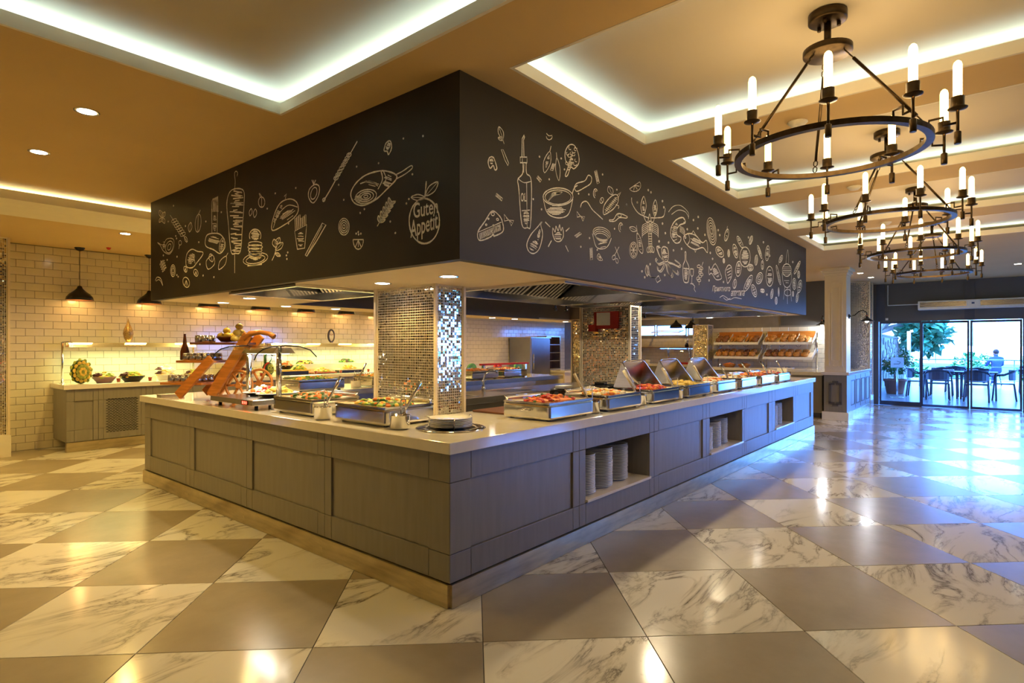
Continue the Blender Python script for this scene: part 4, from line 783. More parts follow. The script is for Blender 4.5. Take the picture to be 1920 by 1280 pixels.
# ================================================================== SERVING DISHES
def heap(rx, ry, h, cols, n, size, flat=.5, seed=1):
    r = random.Random(seed); m = MB()
    m.ball((0, 0, 0), rx*.96, ry*.96, h*.7, 14, 6, 0)
    for k in range(n):
        a = r.uniform(0, 2*PI); q = math.sqrt(r.random())*.95; z = h*(1-q*q)*r.uniform(.55, 1.0)
        e = Matrix.Rotation(r.uniform(0, 6), 3, 'Z') @ Matrix.Rotation(r.uniform(-.7, .7), 3, 'X')
        s = size*r.uniform(.6, 1.3); m.ball((rx*q*math.cos(a), ry*q*math.sin(a), z), s, s*r.uniform(.5, 1), s*flat, 6, 4, r.randrange(len(cols)), e)
    m.v = [(x, y, max(0.0, z)) for x, y, z in m.v]
    return m
CH = {}
def chafer(x, y, rz, label, foods, lid, W_=.56, D_=.42, seed=0, h=.115, group='steel chafing dishes on the island'):
    t = empty('chafing_dish', (x, y, .9), rz, label, 'chafing dish', group); hw, hd = W_/2, D_/2
    key = (W_, D_, h)
    if key not in CH:
        b = MB(); b.box(-hw, -hd, .008, hw, hd, h); 
        fr = MB(); fr.box(-hw+.004, -hd+.004, h, hw-.004, -hd+.03, h+.012); fr.box(-hw+.004, hd-.03, h, hw-.004, hd-.004, h+.012); fr.box(-hw+.004, -hd+.03, h, -hw+.03, hd-.03, h+.012); fr.box(hw-.03, -hd+.03, h, hw-.004, hd-.03, h+.012)
        pn = MB(); pn.box(-hw+.03, -hd+.03, h+.001, hw-.03, hd-.03, h+.004); 
        CH[key] = (b.mesh('body', 'steel2'), fr.mesh('pan_rim', 'steel2'), pn.mesh('pan', 'palefood'), MB().lathe([(.0001, .0), (.013, .0), (.015, -.012), (.0001, -.014)], n=10).mesh('thermometer', 'blackmetal'))
    bo = obj('body', CH[key][0], t); bv = bo.modifiers.new('edge', 'BEVEL'); bv.width = .018; bv.segments = 3
    obj('pan_rim', CH[key][1], t); obj('pan', CH[key][2], t)
    for sx in (-1, 1):
        for sy in (-1, 1): MB().cyl((sx*(hw-.05), sy*(hd-.05), 0), .018, .01, 10).build('foot', 'blackmetal', t)
    obj('thermometer', CH[key][3], t, (hw*.15, -hd+.001, h*.7), (PI/2, 0, 0))
    MB().tube([(-hw-.002, -.04, h*.62), (-hw-.028, -.04, h*.62), (-hw-.028, .04, h*.62), (-hw-.002, .04, h*.62)], .006, 8).build('handle', 'steel2', t)
    heap(hw-.04, hd-.04, .035, foods, 110, .022, .55, seed).build('food', list(foods), t, (0, 0, h+.004), kind='stuff')
    if lid == 'open':      # hinged lid tipped back with side cheeks and a wire handle
        l = MB(); a = math.radians(62); zz = h+.02; L = D_*.62
        P = lambda u, v: (u, hd-.01-math.cos(a)*v*.55, zz+math.sin(a)*v)
        l.add([P(-hw+.02, 0), P(hw-.02, 0), P(hw-.06, L), P(-hw+.06, L)], [(0,1,2,3)]); l.add([P(-hw+.02, 0), (-hw+.02, hd-.24, zz), P(-hw+.06, L)], [(0,1,2)]); l.add([P(hw-.02, 0), (hw-.02, hd-.24, zz), P(hw-.06, L)], [(0,1,2)])
        lo = l.build('lid', 'steel', t); sm = lo.modifiers.new('thick', 'SOLIDIFY'); sm.thickness = .005
        MB().tube([(-hw+.02, hd-.24, zz), P(-hw+.06, L), P(-hw+.12, L+.015), P(hw-.12, L+.015), P(hw-.06, L), (hw-.02, hd-.24, zz)], .006, 8).build('lid_frame', 'steel2', t)
    else:
        MB().tube([(-hw+.03, hd-.02, h+.02), (-hw+.06, hd+.03, h+.035), (hw-.06, hd+.03, h+.035), (hw-.03, hd-.02, h+.02)], .007, 8).build('lid_hinge', 'steel2', t)
        MB().box(-hw+.05, hd+.003, h-.06, hw-.05, hd+.022, h+.03).build('lid', 'steel', t, bevel=.006)
    return t
def ladle_pot(x, y, rz, label, wooden=False, group='steel utensil pots between the chafing dishes', z=.9):
    t = empty('utensil_pot', (x, y, z), rz, label, 'pot', group)
    if 'pot' not in CH: CH['pot'] = MB().lathe([(.0001, .004), (.058, .004), (.062, .01), (.062, .085), (.066, .088), (.060, .088), (.058, .012), (.0001, .010)], n=24, cap=False).mesh('bowl', 'steel2')
    obj('bowl', CH['pot'], t)
    MB().tube([(.04, -.03, .09), (.04, -.03, .20), (.0, .03, .205), (.0, .03, .09)], .0035, 6).build('wire_rest', 'steel2', t)
    s = empty('serving_ladle', (x, y, z+.012), rz, '%s-handled utensil in the %s' % ('wooden' if wooden else 'steel', label.split(',')[0].replace('steel pot', 'pot').replace(' on the long counter', '')), 'ladle', 'serving utensils in pots')
    MB().tube([(-.02, .0, .02), (.03, -.01, .10), (.085, -.02, .20), (.135, -.03, .29)], [.007, .007, .010, .012], 8).build('handle', 'palefood' if wooden else 'steel2', s)
    MB().ball((-.022, 0, .016), .028, .022, .012, 12, 6).build('scoop', 'steel2', s)
    return t
veg = ('greenfood', 'orangefood', 'lettuce', 'yellowfood'); chick = ('orangefood', 'yellowfood', 'greenfood', 'palefood')
chafer(2.50, 3.235, -PI/2, 'chafing dish of mixed vegetables on the end counter nearest the plate stack', ('greenfood', 'lettuce', 'orangefood', 'yellowfood', 'palefood'), 'flat', seed=3)
chafer(2.50, 4.085, -PI/2, 'chafing dish of greens and carrots beside the heated carving station', ('greenfood', 'orangefood', 'palefood', 'orangefood'), 'flat', seed=4)
ladle_pot(2.33, 2.855, -.87, 'steel pot beside the plate stack, on the end counter'); ladle_pot(2.29, 3.655, -.87, 'steel pot between the two end counter chafing dishes')
fd = [('orangefood', 'greenfood', 'redfood'), ('yellowfood', 'orangefood', 'palefood'), ('redfood', 'redfood', 'orangefood'), ('yellowfood', 'yellowfood', 'yellowfood'), ('palefood', 'orangefood'), ('palefood', 'crust'), ('orangefood', 'crust', 'redfood'), ('redfood', 'palefood', 'crust')]
dn = ['grilled vegetables', 'golden potatoes', 'red tomato dish', 'yellow rice', 'pale sauced dish', 'pale stew', 'orange stew', 'red roasted peppers']
for i in range(8):
    x = 3.46+i*.78
    chafer(x, 2.53, 0, 'chafing dish of %s, %s along the long counter' % (dn[i], ORD[i]), fd[i], 'open' if i in (2, 3, 4) else 'flat', seed=20+i)
    ladle_pot(x+.385, 2.40, 2.27, 'steel pot right of the %s chafing dish on the long counter' % ORD[i], i < 4)
for i, (x, y, W_) in enumerate([(3.75, 6.2, .6), (4.75, 6.2, .6), (5.38, 6.22, .5), (6.62, 6.25, .6), (7.35, 6.25, .6)]):
    chafer(x, y, 0, 'chafing dish on the rear island counter, %s from its left end' % ORD[i], (veg, chick, veg, ('crust', 'orangefood'), ('palefood', 'redfood'))[i], 'flat', W_, .42, 40+i, .12, 'chafing dishes on the rear island counter')
ladle_pot(4.28, 6.1, 0, 'steel pot between the first two rear counter dishes'); ladle_pot(5.72, 6.12, 0, 'steel pot at the mirrored pier on the rear counter')
# round black electric pans on the island worktop
for i, (x, y) in enumerate([(4.36, 3.0), (5.06, 3.0), (5.93, 2.99), (6.8, 3.0)]):
    t = empty('electric_pan', (x, y, .915 if i < 2 else .9), .3*i, 'round black covered electric pan behind the chafing dishes, %s from the pier' % ORD[i], 'pan', 'black electric pans')
    b_ = MB().lathe([(.0001, .0), (.145, .0), (.15, .008), (.138, .012), (.134, .05), (.138, .10), (.142, .112), (.12, .112), (.115, .03), (.0001, .03)], n=28, cap=False); b_.build('body', 'blackmetal', t)
    for k in range(6):
        a = k*PI/3; c, s = math.cos(a), math.sin(a); MB().obox((c*.134, s*.134, .075), (c*.009, s*.009, 0), (-s*.02, c*.02, 0), (0, 0, .02)).build('lug', 'darksteel', t)
    MB().obox((.06, .06, .125), (.07, .0, 0), (0, .05, 0), (0, 0, .012)).build('control_box', 'whitepaint' if i == 0 else 'blackmetal', t)
for i, (x0, x1) in enumerate([(3.30, 4.1), (4.15, 5.27)]):
    t = MB().box(x0, 2.82, .9005, x1, 3.16, .914).build('serving_board', 'brownboard', None, bevel=.003); tag(t, ('thin brown board on the worktop beside the mirrored pier', 'thin brown board under the two nearest black pans')[i], 'board')
# plates: a stack in a sunken steel ring and the stacks in the niches
pl = MB().lathe([(.0001, .004), (.075, .004), (.085, .006), (.128, .016), (.130, .018), (.126, .0195), (.084, .010), (.0001, .008)], n=28, cap=False).mesh('dinner_plate', 'white')
ring = empty('plate_dispenser', (2.555, 2.635, .9), label='round steel plate dispenser sunk in the worktop at the corner', cat='plate dispenser')
MB().lathe([(.155, .001), (.22, .001), (.222, .004), (.215, .008), (.16, .008), (.155, .004)], n=40, cap=False).build('rim', 'steel2', ring); MB().lathe([(.0001, .0015), (.155, .0015)], n=40, cap=False).build('well', 'darksteel', ring)
for k in range(3):
    a = -2.2+k*2.1; c, s = math.cos(a), math.sin(a); MB().tube([(c*.145, s*.145, .004), (c*.148, s*.148, .06), (c*.16, s*.16, .072), (c*.175, s*.175, .065)], .004, 6).build('guide_wire', 'steel2', ring)
def stack(x, y, z, n, label, group, pitch=.0095, s=1.0):
    for k in range(n):
        o = obj('dinner_plate', pl, None, (x+R.uniform(-.002, .002), y+R.uniform(-.002, .002), z+k*pitch), (0, 0, R.uniform(0, 6))); o.scale = (s, s, s)
        tag(o, '%s plate from the bottom in the %s' % (ORD[k], label), 'plate', group)
stack(2.555, 2.635, .902, 6, 'short stack on the corner worktop', 'plates in the corner dispenser', .010, 1.06)
zs = ZR0+.0245
for nx, (xa, stacks) in enumerate([(3.539, ((.145, .16, 24, 'left'), (.42, .17, 25, 'middle'), (.72, .2, 24, 'right'))), (5.904, ((.14, .16, 20, 'left'), (.415, .17, 22, 'middle'), (.70, .2, 23, 'right'))), (8.231, ((.20, .16, 23, 'left'), (.50, .18, 24, 'right')))]):
    for dx, dy, n, w in stacks: stack(xa+dx, YF+dy, zs, n, '%s stack of the %s niche' % (w, ('nearest', 'middle', 'farthest')[nx]), 'plates in the %s niche, %s stack' % (('nearest', 'middle', 'farthest')[nx], w), .0122)
# ---- heated carving station with curved glass guard
hs = empty('heated_display', (2.48, 4.885, .9), -PI/2, 'heated steel carving station with curved glass guard and red digits', 'food warmer')
hw, hd = .385, .285
MB().box(-hw, -hd, .04, hw, hd, .085).build('heated_plate', 'steel', hs, bevel=.004)
for sx in (-1, 1):
    for sy in (-1, 1): MB().cyl((sx*(hw-.06), sy*(hd-.06), 0), .014, .042, 12).build('foot', 'blackmetal', hs)
MB().box(.20, -hd-.003, .048, .31, -hd-.0005, .078).build('display_window', 'blackmetal', hs)
for k in range(3):
    x = .218+k*.028; d = MB(); d.box(x, -hd-.005, .053, x+.016, -hd-.0032, .0565); d.box(x, -hd-.005, .0615, x+.016, -hd-.0032, .0645); d.box(x, -hd-.005, .0695, x+.016, -hd-.0032, .073); d.box(x+.0125, -hd-.005, .053, x+.016, -hd-.0032, .073)
    if k == 0: d.box(x, -hd-.005, .053, x+.0035, -hd-.0032, .073)
    d.build('digit', 'led', hs)
for px_ in (-.185, .335): MB().cyl((px_, -.04, .085), .022, .425, 18).build('post', 'steel2', hs)
gl = MB(); prof = [(-.27, .40), (-.25, .445), (-.20, .485), (-.12, .51), (0, .518), (.12, .51), (.22, .48), (.28, .42)]
for (a, z0), (b_, z1) in zip(prof[:-1], prof[1:]): gl.add([(-.38, a, z0), (.38, a, z0), (.38, b_, z1), (-.38, b_, z1)], [(0,1,2,3)], 0, True)
go = gl.build('glass_guard', 'guardglass', hs); 
MB().tube([(-.38, a, z+.004) for a, z in prof], .005, 6).build('guard_edge', 'blackmetal', hs); MB().tube([(.38, a, z+.004) for a, z in prof], .005, 6).build('guard_edge', 'blackmetal', hs)
lm = MB().prism([(-.10, .455), (.10, .455), (.06, .503), (-.06, .503)], 'x', -.20, .35).build('lamp_housing', 'steel', hs); MB().box(-.16, -.07, .449, .31, .07, .4545).build('lamp_strip', 'ledw', hs)
area('carving_lamp', (2.48, 4.81, 1.335), (0, 0, 0), .12, .5, 1.6, (1, .9, .72))
for i, (x, y, cols, nm) in enumerate([(-.045, .03, ('redfood', 'palefood', 'orangefood', 'white'), 'white tray of sliced meats under the glass guard'), (.192, .03, ('yellowfood', 'yellowfood', 'palefood'), 'white tray of yellow pastries under the glass guard')]):
    p = hs.matrix_basis @ Vector((x, y, .085)); t = empty('serving_tray', (2.48+y, 4.885-x, .985), -PI/2, nm, 'tray')
    b_ = MB(); b_.lathe([(.0001, .003), (.13, .003), (.19, .03), (.195, .032), (.19, .036), (.13, .008), (.0001, .007)], n=28, sx=.59, sy=.98, cap=False); b_.build('tray', 'white', t)
    heap(.088, .155, .075, cols, 90, .024, .6, 60+i).build('food', list(cols), t, (0, 0, .010), kind='stuff')
# ---- tiered wooden cart with jars and fruit
ct = empty('wooden_cart', (2.32, 6.0, .9), -PI/3, 'orange varnished wooden handcart stand with tiered shelves and wheels', 'display stand')
def bar(a, b_, w, d, y0, mb):   # slanted plank in local x-z, thickness along y
    a, b_ = Vector(a), Vector(b_); dv = (b_-a).normalized(); n = Vector((-dv.y, dv.x))*w
    mb.prism([tuple(a+n), tuple(b_+n), tuple(b_-n), tuple(a-n)], 'y', y0, y0+d)
for y0 in (-.20, .17):
    m = MB(); bar((.36 if y0 < 0 else .15, .055), (.42+.32 if y0 < 0 else .42+.20, .62), .045, .03, y0, m); m.build('side_rail', 'wood', ct)
    h = MB(); h.tube([(.70, y0+.015, .58), (.76, y0+.015, .63), (.86, y0+.015, .645), (.95, y0+.015, .63), (1.0, y0+.015, .60)], [.03, .028, .022, .022, .026], 10)
    if y0 < 0: h.build('handle', 'wood', ct)
    m = MB(); bar((.01, .05), (.36, .40), .04, .03, y0+.002, m); m.build('leg', 'wood', ct)
for k, (x, z, w) in enumerate([(.02, .15, .22), (.17, .36, .20), (.35, .53, .235)]): MB().box(x-w, -.165, z, x+w, .165, z+.022).build('shelf', 'wood' if k < 2 else 'darkwood', ct, bevel=.002)
for y0 in (-.12, .20):
    wh = empty('wheel', (.60, y0, .15)); wh.parent = ct
    MB().tube([(.135*math.cos(a), 0, .135*math.sin(a)) for a in [2*PI*k/28 for k in range(28)]], .014, 8, closed=True).build('rim', 'wood', wh); MB().tube([(0, -.02, 0), (0, .02, 0)], .03, 12).build('hub', 'wood', wh)
    for k in range(6): a = k*PI/3; MB().tube([(.02*math.cos(a), 0, .02*math.sin(a)), (.125*math.cos(a), 0, .125*math.sin(a))], .012, 6).build('spoke', 'wood', wh)
jar = MB().lathe([(.0001, 0), (.03, 0), (.032, .004), (.032, .05), (.028, .055)], n=14, cap=False).lathe([(.0305, .055), (.0305, .066), (.0001, .068)], n=14, cap=False).mesh('jar', 'steel2')
def world_of(root, p): c, s = math.cos(root.rotation_euler.z), math.sin(root.rotation_euler.z); return Vector((root.location.x+c*p[0]-s*p[1], root.location.y+s*p[0]+c*p[1], root.location.z+p[2]))
for k, (z, x0, n) in enumerate([(.173, -.13, 5), (.383, .03, 4), (.553, .16, 2)]):
    for i in range(n):
        for j in range(3 if k < 2 else 2):
            o = obj('jar', jar, None, world_of(ct, (x0+i*.07, -.10+j*.09, z))); tag(o, 'shiny jar on the %s cart shelf, %s along, %s row' % (('lowest', 'middle', 'top')[k], ORD[i], ('front', 'second', 'back')[j]), 'jar', 'jars on the %s cart shelf' % ('lowest', 'middle', 'top')[k])
bt = MB().lathe([(.0001, 0), (.040, 0), (.042, .01), (.040, .08), (.018, .16), (.010, .24), (.011, .25), (.0001, .25)], n=18, cap=False).build('wine_bottle', 'winebottle', None, world_of(ct, (.0, .05, .384))); tag(bt, 'tall dark pointed bottle on the wooden cart', 'bottle'); bt.location = world_of(ct, (-.02, -.06, .384))
fr = MB().ball((0, 0, .033), .034, .034, .031, 14, 9); fr.tube([(0, 0, .06), (.003, 0, .075)], .003, 5); frm = fr.mesh('fruit', 'orangefruit')
fruit_at = [(.364, -.056, .580, 'front left fruit in the dark cart bowl'), (.436, -.056, .580, 'front right fruit in the dark cart bowl'), (.364, .016, .580, 'back left fruit in the dark cart bowl'), (.436, .016, .580, 'back right fruit in the dark cart bowl'), (.40, -.02, .629, 'fruit crowning the dark cart bowl'),
  (.545, -.11, .553, 'front fruit at the bottom of the pile beside the cart bowl'), (.545, -.04, .553, 'middle fruit at the bottom of the pile beside the cart bowl'), (.545, .03, .553, 'back fruit at the bottom of the pile beside the cart bowl'), (.545, -.075, .611, 'front fruit in the second layer of the cart pile'), (.545, -.005, .611, 'back fruit in the second layer of the cart pile'), (.545, -.04, .669, 'topmost fruit of the pile on the cart')]
for x, y, z, lb in fruit_at: tag(obj('fruit', frm, None, world_of(ct, (x, y, z))), lb+', yellow-green', 'fruit', 'fruits on the wooden cart')
wb = MB().lathe([(.0001, 0), (.05, .004), (.09, .045), (.095, .055), (.088, .05), (.05, .012), (.0001, .008)], n=20, cap=False).build('fruit_bowl', 'darkwood', None, world_of(ct, (.40, -.02, .5525))); tag(wb, 'dark shallow bowl under the fruit on the cart', 'bowl')
# papers and napkins, knife holder beside the cart
t = MB().box(-.11, -.06, 0, .11, .06, .03).build('napkin_box', 'steel', None, (2.30, 6.45, .9), bevel=.004); tag(t, 'low steel box at the far end of the end counter', 'box')
t = MB().box(-.083, -.24, 0, .083, .24, .014).build('cutting_board', 'brownboard', None, (2.85, 4.45, .9)); tag(t, 'brown cutting board behind the heated carving station', 'board')
# carved face melon on the glass guard end, hung by the warmer
# ---- wire basket of utensils at the far end of the long counter
t = MB().box(-.09, -.005, 0, .09, .005, .16).build('price_card', 'paper', None, (9.93, 2.62, .9), rot=(0, 0, 1.2)); tag(t, 'blank pale card standing at the far end of the long counter', 'card')
# ================================================================== LEFT COUNTER along the tiled wall
YC = 9.45
units = [(2.10, 2.46, 'panel'), (2.46, 3.04, 'grille'), (3.04, 3.62, 'panel'), (3.62, 4.20, 'grille'), (4.20, 4.78, 'panel'), (4.78, 5.36, 'panel'), (5.36, 5.94, 'panel'), (5.94, 6.52, 'panel'), (6.52, 7.10, 'panel'), (7.10, 7.68, 'panel'), (7.68, 8.26, 'panel')]
slot = MB().box(-.0145, -.002, -.0035, .0145, .002, .0035).mesh('slot', 'blackmetal')
for i, (x0, x1, k) in enumerate(units):
    t = empty('salad_cabinet', (x0, YC, 0), label='grey %s cabinet of the wall salad counter, %s from its left end' % ('vent grille' if k == 'grille' else 'panelled', ORD[i]), cat='cabinet', group='cabinets of the wall salad counter')
    w = x1-x0
    face(t, (0, 0, 0), 0, w, .09 if k == 'panel' else .06, w-.06, k, .66)
    if k == 'grille':
        for r in range(26):
            z = ZR0-.06+r*.0182
            if z > ZR1+.02: break
            for c in range(9 if r % 2 else 10):
                obj('vent_slot', slot, t, (.105+c*.04+(.02 if r % 2 else 0), -.0012 if not (ZR0 < z < ZR1) else .003, z))
t = MB().box(2.07, 9.425, .836, 8.3, 10.12, .9).build('salad_worktop', 'slab', None, bevel=.004); tag(t, 'cream worktop of the salad counter along the tiled wall', 'worktop')
# heat-lamp gantries over the salads
for i, (x0, x1) in enumerate([(2.15, 3.90), (5.05, 8.2)]):
    g = empty('heat_lamp_gantry', (x0, 9.86, .9), label=('shorter heat-lamp gantry over the salad bowls near the carved melon', 'longer heat-lamp gantry over the salad platters near the mirrored pier')[i], cat='gantry')
    L = x1-x0
    for x in (.02, L-.02): MB().cyl((x, .1, 0), .016, .57, 14).build('post', 'steel2', g); MB().cyl((x, .1, 0), .035, .008, 16).build('post_base', 'steel2', g)
    MB().box(0, -.26, .565, L, .16, .572).build('glass_shelf', 'glass', g)
    MB().prism([(-.10, .50), (.10, .50), (.08, .56), (-.08, .56)], 'x', .05, L-.05).build('reflector', 'steel', g)
    n = 3 if i == 0 else 5
    for k in range(n): MB().box(.14+k*(L-.4)/(n-1)-.09, -.105, .548, .14+k*(L-.4)/(n-1)+.18, -.09, .562).build('heat_lamp', 'heater', g)
    MB().box(L-.30, -.106, .51, L-.26, -.1005, .53).build('switch', 'led', g)
    MB().tube([(.02, .1, .57), (.05, -.05, .575), (.06, -.22, .56)], .005, 6).build('bracket', 'blackmetal', g)
    area('gantry_light', ((x0+x1)/2, 9.85, 1.36), (0, 0, 0), L*.9, .08, 2.6*L, (.95, 1.0, .42))
v = MB().lathe([(.0001, .0), (.02, .0), (.05, .05), (.066, .12), (.055, .19), (.025, .26), (.007, .32), (.003, .345)], n=24, cap=False).build('teardrop_vase', mat('woven_gold', (.42, .30, .13), .35, .6, vary=.5, scale=70), None, (2.92, 9.80, 1.475)); tag(v, 'teardrop openwork vase standing on the heat-lamp gantry', 'vase')
sc = empty('ring_sculpture', (6.32, 9.80, 1.475), label='open oval metal sculpture on the gantry', cat='sculpture')
MB().tube([(.065*math.cos(a), 0, .135+.115*math.sin(a)) for a in [2*PI*k/24 for k in range(24)]], [.010+.010*abs(math.sin(PI*k/24)) for k in range(24)], 8, closed=True).build('oval_ring', 'darksteel', sc); MB().cyl((0, 0, 0), .03, .02, 14).build('foot', 'steel2', sc); MB().tube([(-.055, 0, .17), (.0, 0, .15), (.055, 0, .17)], .006, 6).build('crossbar', 'copper', sc)
# carved melons
me_ = empty('carved_melon', (2.30, 9.62, .9), label='large carved melon with flower petals at the left end of the salad counter', cat='melon')
MB().ball((0, 0, .165), .115, .115, .165, 20, 14).build('rind', 'melondark', me_)
for ringi, (zz, n, sc2) in enumerate([(0, 1, .03), (.035, 7, .026), (.075, 10, .030), (.115, 12, .030), (.15, 12, .028)]):
    for k in range(n):
        a = 2*PI*k/n+ringi*.3; r_ = zz; px, pz = r_*math.cos(a)*.75, r_*math.sin(a)*1.05; rr = max(0, 1-(px/.115)**2-(pz/.165)**2)
        if .165+pz < .04: continue
        MB().ball((px, -.115*math.sqrt(rr)-.002, .165+pz), sc2*.8, .008, sc2, 8, 6).build('petal', 'yellowfood' if ringi % 2 else 'melon', me_)
fm_ = empty('carved_face_melon', (4.94, 9.57, .9), label='round melon carved with a smiling face and red collar', cat='melon')
MB().ball((0, 0, .12), .10, .075, .12, 18, 12).build('rind', 'melondark', fm_); MB().ball((0.01, -.03, .125), .075, .052, .09, 16, 10).build('face', 'melon', fm_)
for sx in (-1, 1): MB().ball((.012+sx*.028, -.080, .145), .010, .005, .012, 8, 6).build('eye', 'blackmetal', fm_)
MB().tube([(-.02, -.078, .095), (.01, -.084, .085), (.04, -.078, .095)], .004, 6).build('mouth', 'blackmetal', fm_)
for k in range(12): a = PI*.55+k*.19; MB().ball((.092*math.cos(a), -.045, .12+.108*math.sin(a)), .014, .02, .014, 8, 5).build('collar_petal', 'redfood', fm_)
MB().tube([(-.05, 0, .22), (-.06, -.01, .33), (-.03, -.02, .42), (-.05, -.02, .47)], [.022, .018, .010, .003], 8).build('leaf_stalk', 'leaf', fm_); MB().tube([(.02, 0, .23), (.06, 0, .29), (.05, 0, .34)], [.010, .006, .003], 6).build('leaf_stalk', 'leaf', fm_)
# salad bowls
def bowl(x, y, r, h, m, foods, label, n=80, tilt=0, z=.9, leafy=None, seed=1):
    t = empty('salad_bowl', (x, y, z), label=label, cat='bowl', group='salad bowls on the wall counter'); t.rotation_euler = (tilt, 0, 0)
    MB().lathe([(.0001, 0), (r*.55, 0), (r*.6, .004), (r*.9, h*.7), (r, h), (r*.97, h), (r*.86, h*.7), (r*.55, .012), (.0001, .012)], n=28, cap=False).build('bowl', m, t)
    heap(r*.86, r*.86, .085, foods, n, .03, .5, seed).build('salad', list(foods), t, (0, 0, h*.72), kind='stuff')
    if leafy: heap(r*.4, r*.3, .05, (leafy, leafy), 26, .028, .35, seed+9).build('garnish', [leafy, leafy], t, (-r*.5, -.02, h*1.05), kind='stuff')
bowl(2.585, 9.66, .15, .085, 'purple', ('yellowfood', 'lettuce', 'palefood'), 'mauve bowl of salad beside the carved melon', leafy='redleaf', seed=1)
bowl(2.93, 9.66, .165, .085, 'blackbowl', ('lettuce', 'yellowfood', 'lettuce'), 'black bowl heaped with green salad below the vase', leafy='redleaf', seed=2)
bowl(3.36, 9.66, .14, .09, 'white', ('palefood', 'yellowfood'), 'white bowl of pale salad right of the black bowl', leafy='redleaf', seed=3)
bowl(3.46, 9.93, .15, .07, 'white', ('palefood', 'white', 'lettuce'), 'tilted white dish of cheese behind the pale salad', tilt=.0, z=.975, leafy='redleaf', seed=4)
MB().box(3.36, 9.85, .9, 3.56, 10.0, .974).build('riser_block', 'white', None, label='white riser block under the cheese dish', category='riser')
bowl(3.78, 9.68, .14, .08, 'white', ('lettuce', 'yellowfood', 'lettuce'), 'white bowl of lettuce beside the gantry post', leafy='redleaf', seed=5)
bowl(4.32, 9.64, .14, .09, 'white', ('lettuce', 'palefood', 'yellowfood'), 'white bowl of leaves seen behind the glass guard post', leafy='lettuce', seed=6)
bowl(4.62, 9.64, .15, .10, 'white', ('palefood', 'lettuce', 'white'), 'deep white bowl of chopped salad left of the face melon', leafy='redleaf', seed=7)
bowl(4.46, 9.92, .14, .06, 'blackbowl', ('lettuce', 'yellowfood'), 'black dish of salad raised behind the white bowls', z=1.0, leafy='redleaf', seed=8)
MB().box(4.36, 9.84, .9, 4.56, 10.0, .999).build('riser_block', 'blackbowl', None, label='black riser block under the raised black dish', category='riser')
bowl(5.35, 9.72, .13, .07, 'blackbowl', ('palefood', 'orangefood'), 'black bowl on the wooden riser right of the face melon', z=1.0, seed=9)
for x0, x1, z1, m_, lb in ((5.2, 5.75, .985, 'yellowfood', 'yellow topped wooden riser right of the face melon'), (5.85, 6.3, .93, 'terracotta', 'low terracotta board of vegetables'), (6.4, 6.95, .97, 'palefood', 'pale riser under the green garnish')):
    t = empty('food_riser', ((x0+x1)/2, 9.72, .9), label=lb, cat='riser'); hw = (x1-x0)/2; h = z1-.9
    MB().box(-hw, -.14, h-.02, hw, .14, h).build('top', m_, t); MB().box(-hw+.03, -.12, 0, hw-.03, .12, h-.02).build('base', 'blackbowl', t)
for x, z, cols, lb in ((5.62, .985, ('yellowfood', 'lettuce', 'greenfood'), 'heap of yellow and green vegetables on the yellow riser'), (6.07, .93, ('yellowfood', 'palefood', 'lettuce'), 'heap of pale vegetables on the terracotta board'), (6.66, .97, ('yellowfood', 'palefood'), 'heap of pale yellow cheese on the pale riser'), (5.85, 1.08, ('yellowfood', 'greenfood', 'redleaf'), 'row of mixed vegetables on the upper shelf'), (6.75, 1.09, ('greenfood', 'redleaf', 'lettuce'), 'green leafy garnish heap by the mirrored pier')):
    y = 9.72 if z < 1.05 else 9.95
    t = heap(.12 if x == 5.62 else .17, .10, .08, cols, 90, .026, .5, int(x*100)).build('vegetable_heap', list(cols), None, (x, y, z+.002), kind='stuff', label=lb, category='vegetables')
MB().box(5.5, 9.86, .9, 7.1, 10.08, 1.08).build('step_shelf', 'white', None, label='white step shelf behind the vegetable boards', category='shelf')
gm = MB().lathe([(.0001, 0), (.022, 0), (.03, .07), (.028, .07), (.020, .004), (.0001, .004)], n=14, cap=False).mesh('glass', 'glass'); jm = MB().lathe([(.0001, .005), (.020, .005), (.0265, .058), (.0001, .058)], n=14, cap=False).mesh('juice', 'juice')
for i, x in enumerate((2.72, 3.12, 3.58, 4.12, 4.47, 4.80, 5.13, 5.82, 6.35, 6.98)):
    t = empty('juice_glass', (x, 9.53, .9), label='small glass of red juice on the salad counter, %s from the left' % ORD[i], cat='glass', group='small juice glasses'); obj('glass', gm, t); obj('juice', jm, t)
# pendant lamps
sh = MB().lathe([(.012, .205), (.022, .20), (.030, .185), (.036, .165), (.075, .125), (.125, .085), (.155, .045), (.165, .0), (.160, .0), (.150, .042), (.120, .08), (.07, .118), (.0001, .15)], n=36, cap=False)
shm = sh.mesh('shade', 'blackmetal'); inm = MB().lathe([(.159, .002), (.149, .042), (.119, .079), (.07, .116), (.0001, .148)], n=36, cap=False).mesh('shade_lining', 'copper'); blm = MB().ball((0, 0, .07), .032).mesh('bulb', 'heater')
cnm = MB().lathe([(.062, 0), (.060, -.012), (.040, -.038), (.008, -.05), (.0001, -.05)], n=24, cap=False).mesh('ceiling_cup', 'blackmetal')
for i in range(8):
    x = 2.36+i*.875; z = 2.062-(i*.004); top = ZL+.02
    t = empty('pendant_lamp', (x, 9.92, z), label='black dome pendant lamp above the salad counter, %s from the left' % ORD[i], cat='pendant lamp', group='black dome pendant lamps')
    obj('shade', shm, t); obj('shade_lining', inm, t); obj('bulb', blm, t); obj('ceiling_cup', cnm, t, (0, 0, top-z)); MB().tube([(0, 0, .2), (0, 0, top-z-.04)], .004, 6).build('cord', 'blackmetal', t)
    point((x, 9.92, z+.02), 1.4, (1.0, .55, .18), .05)
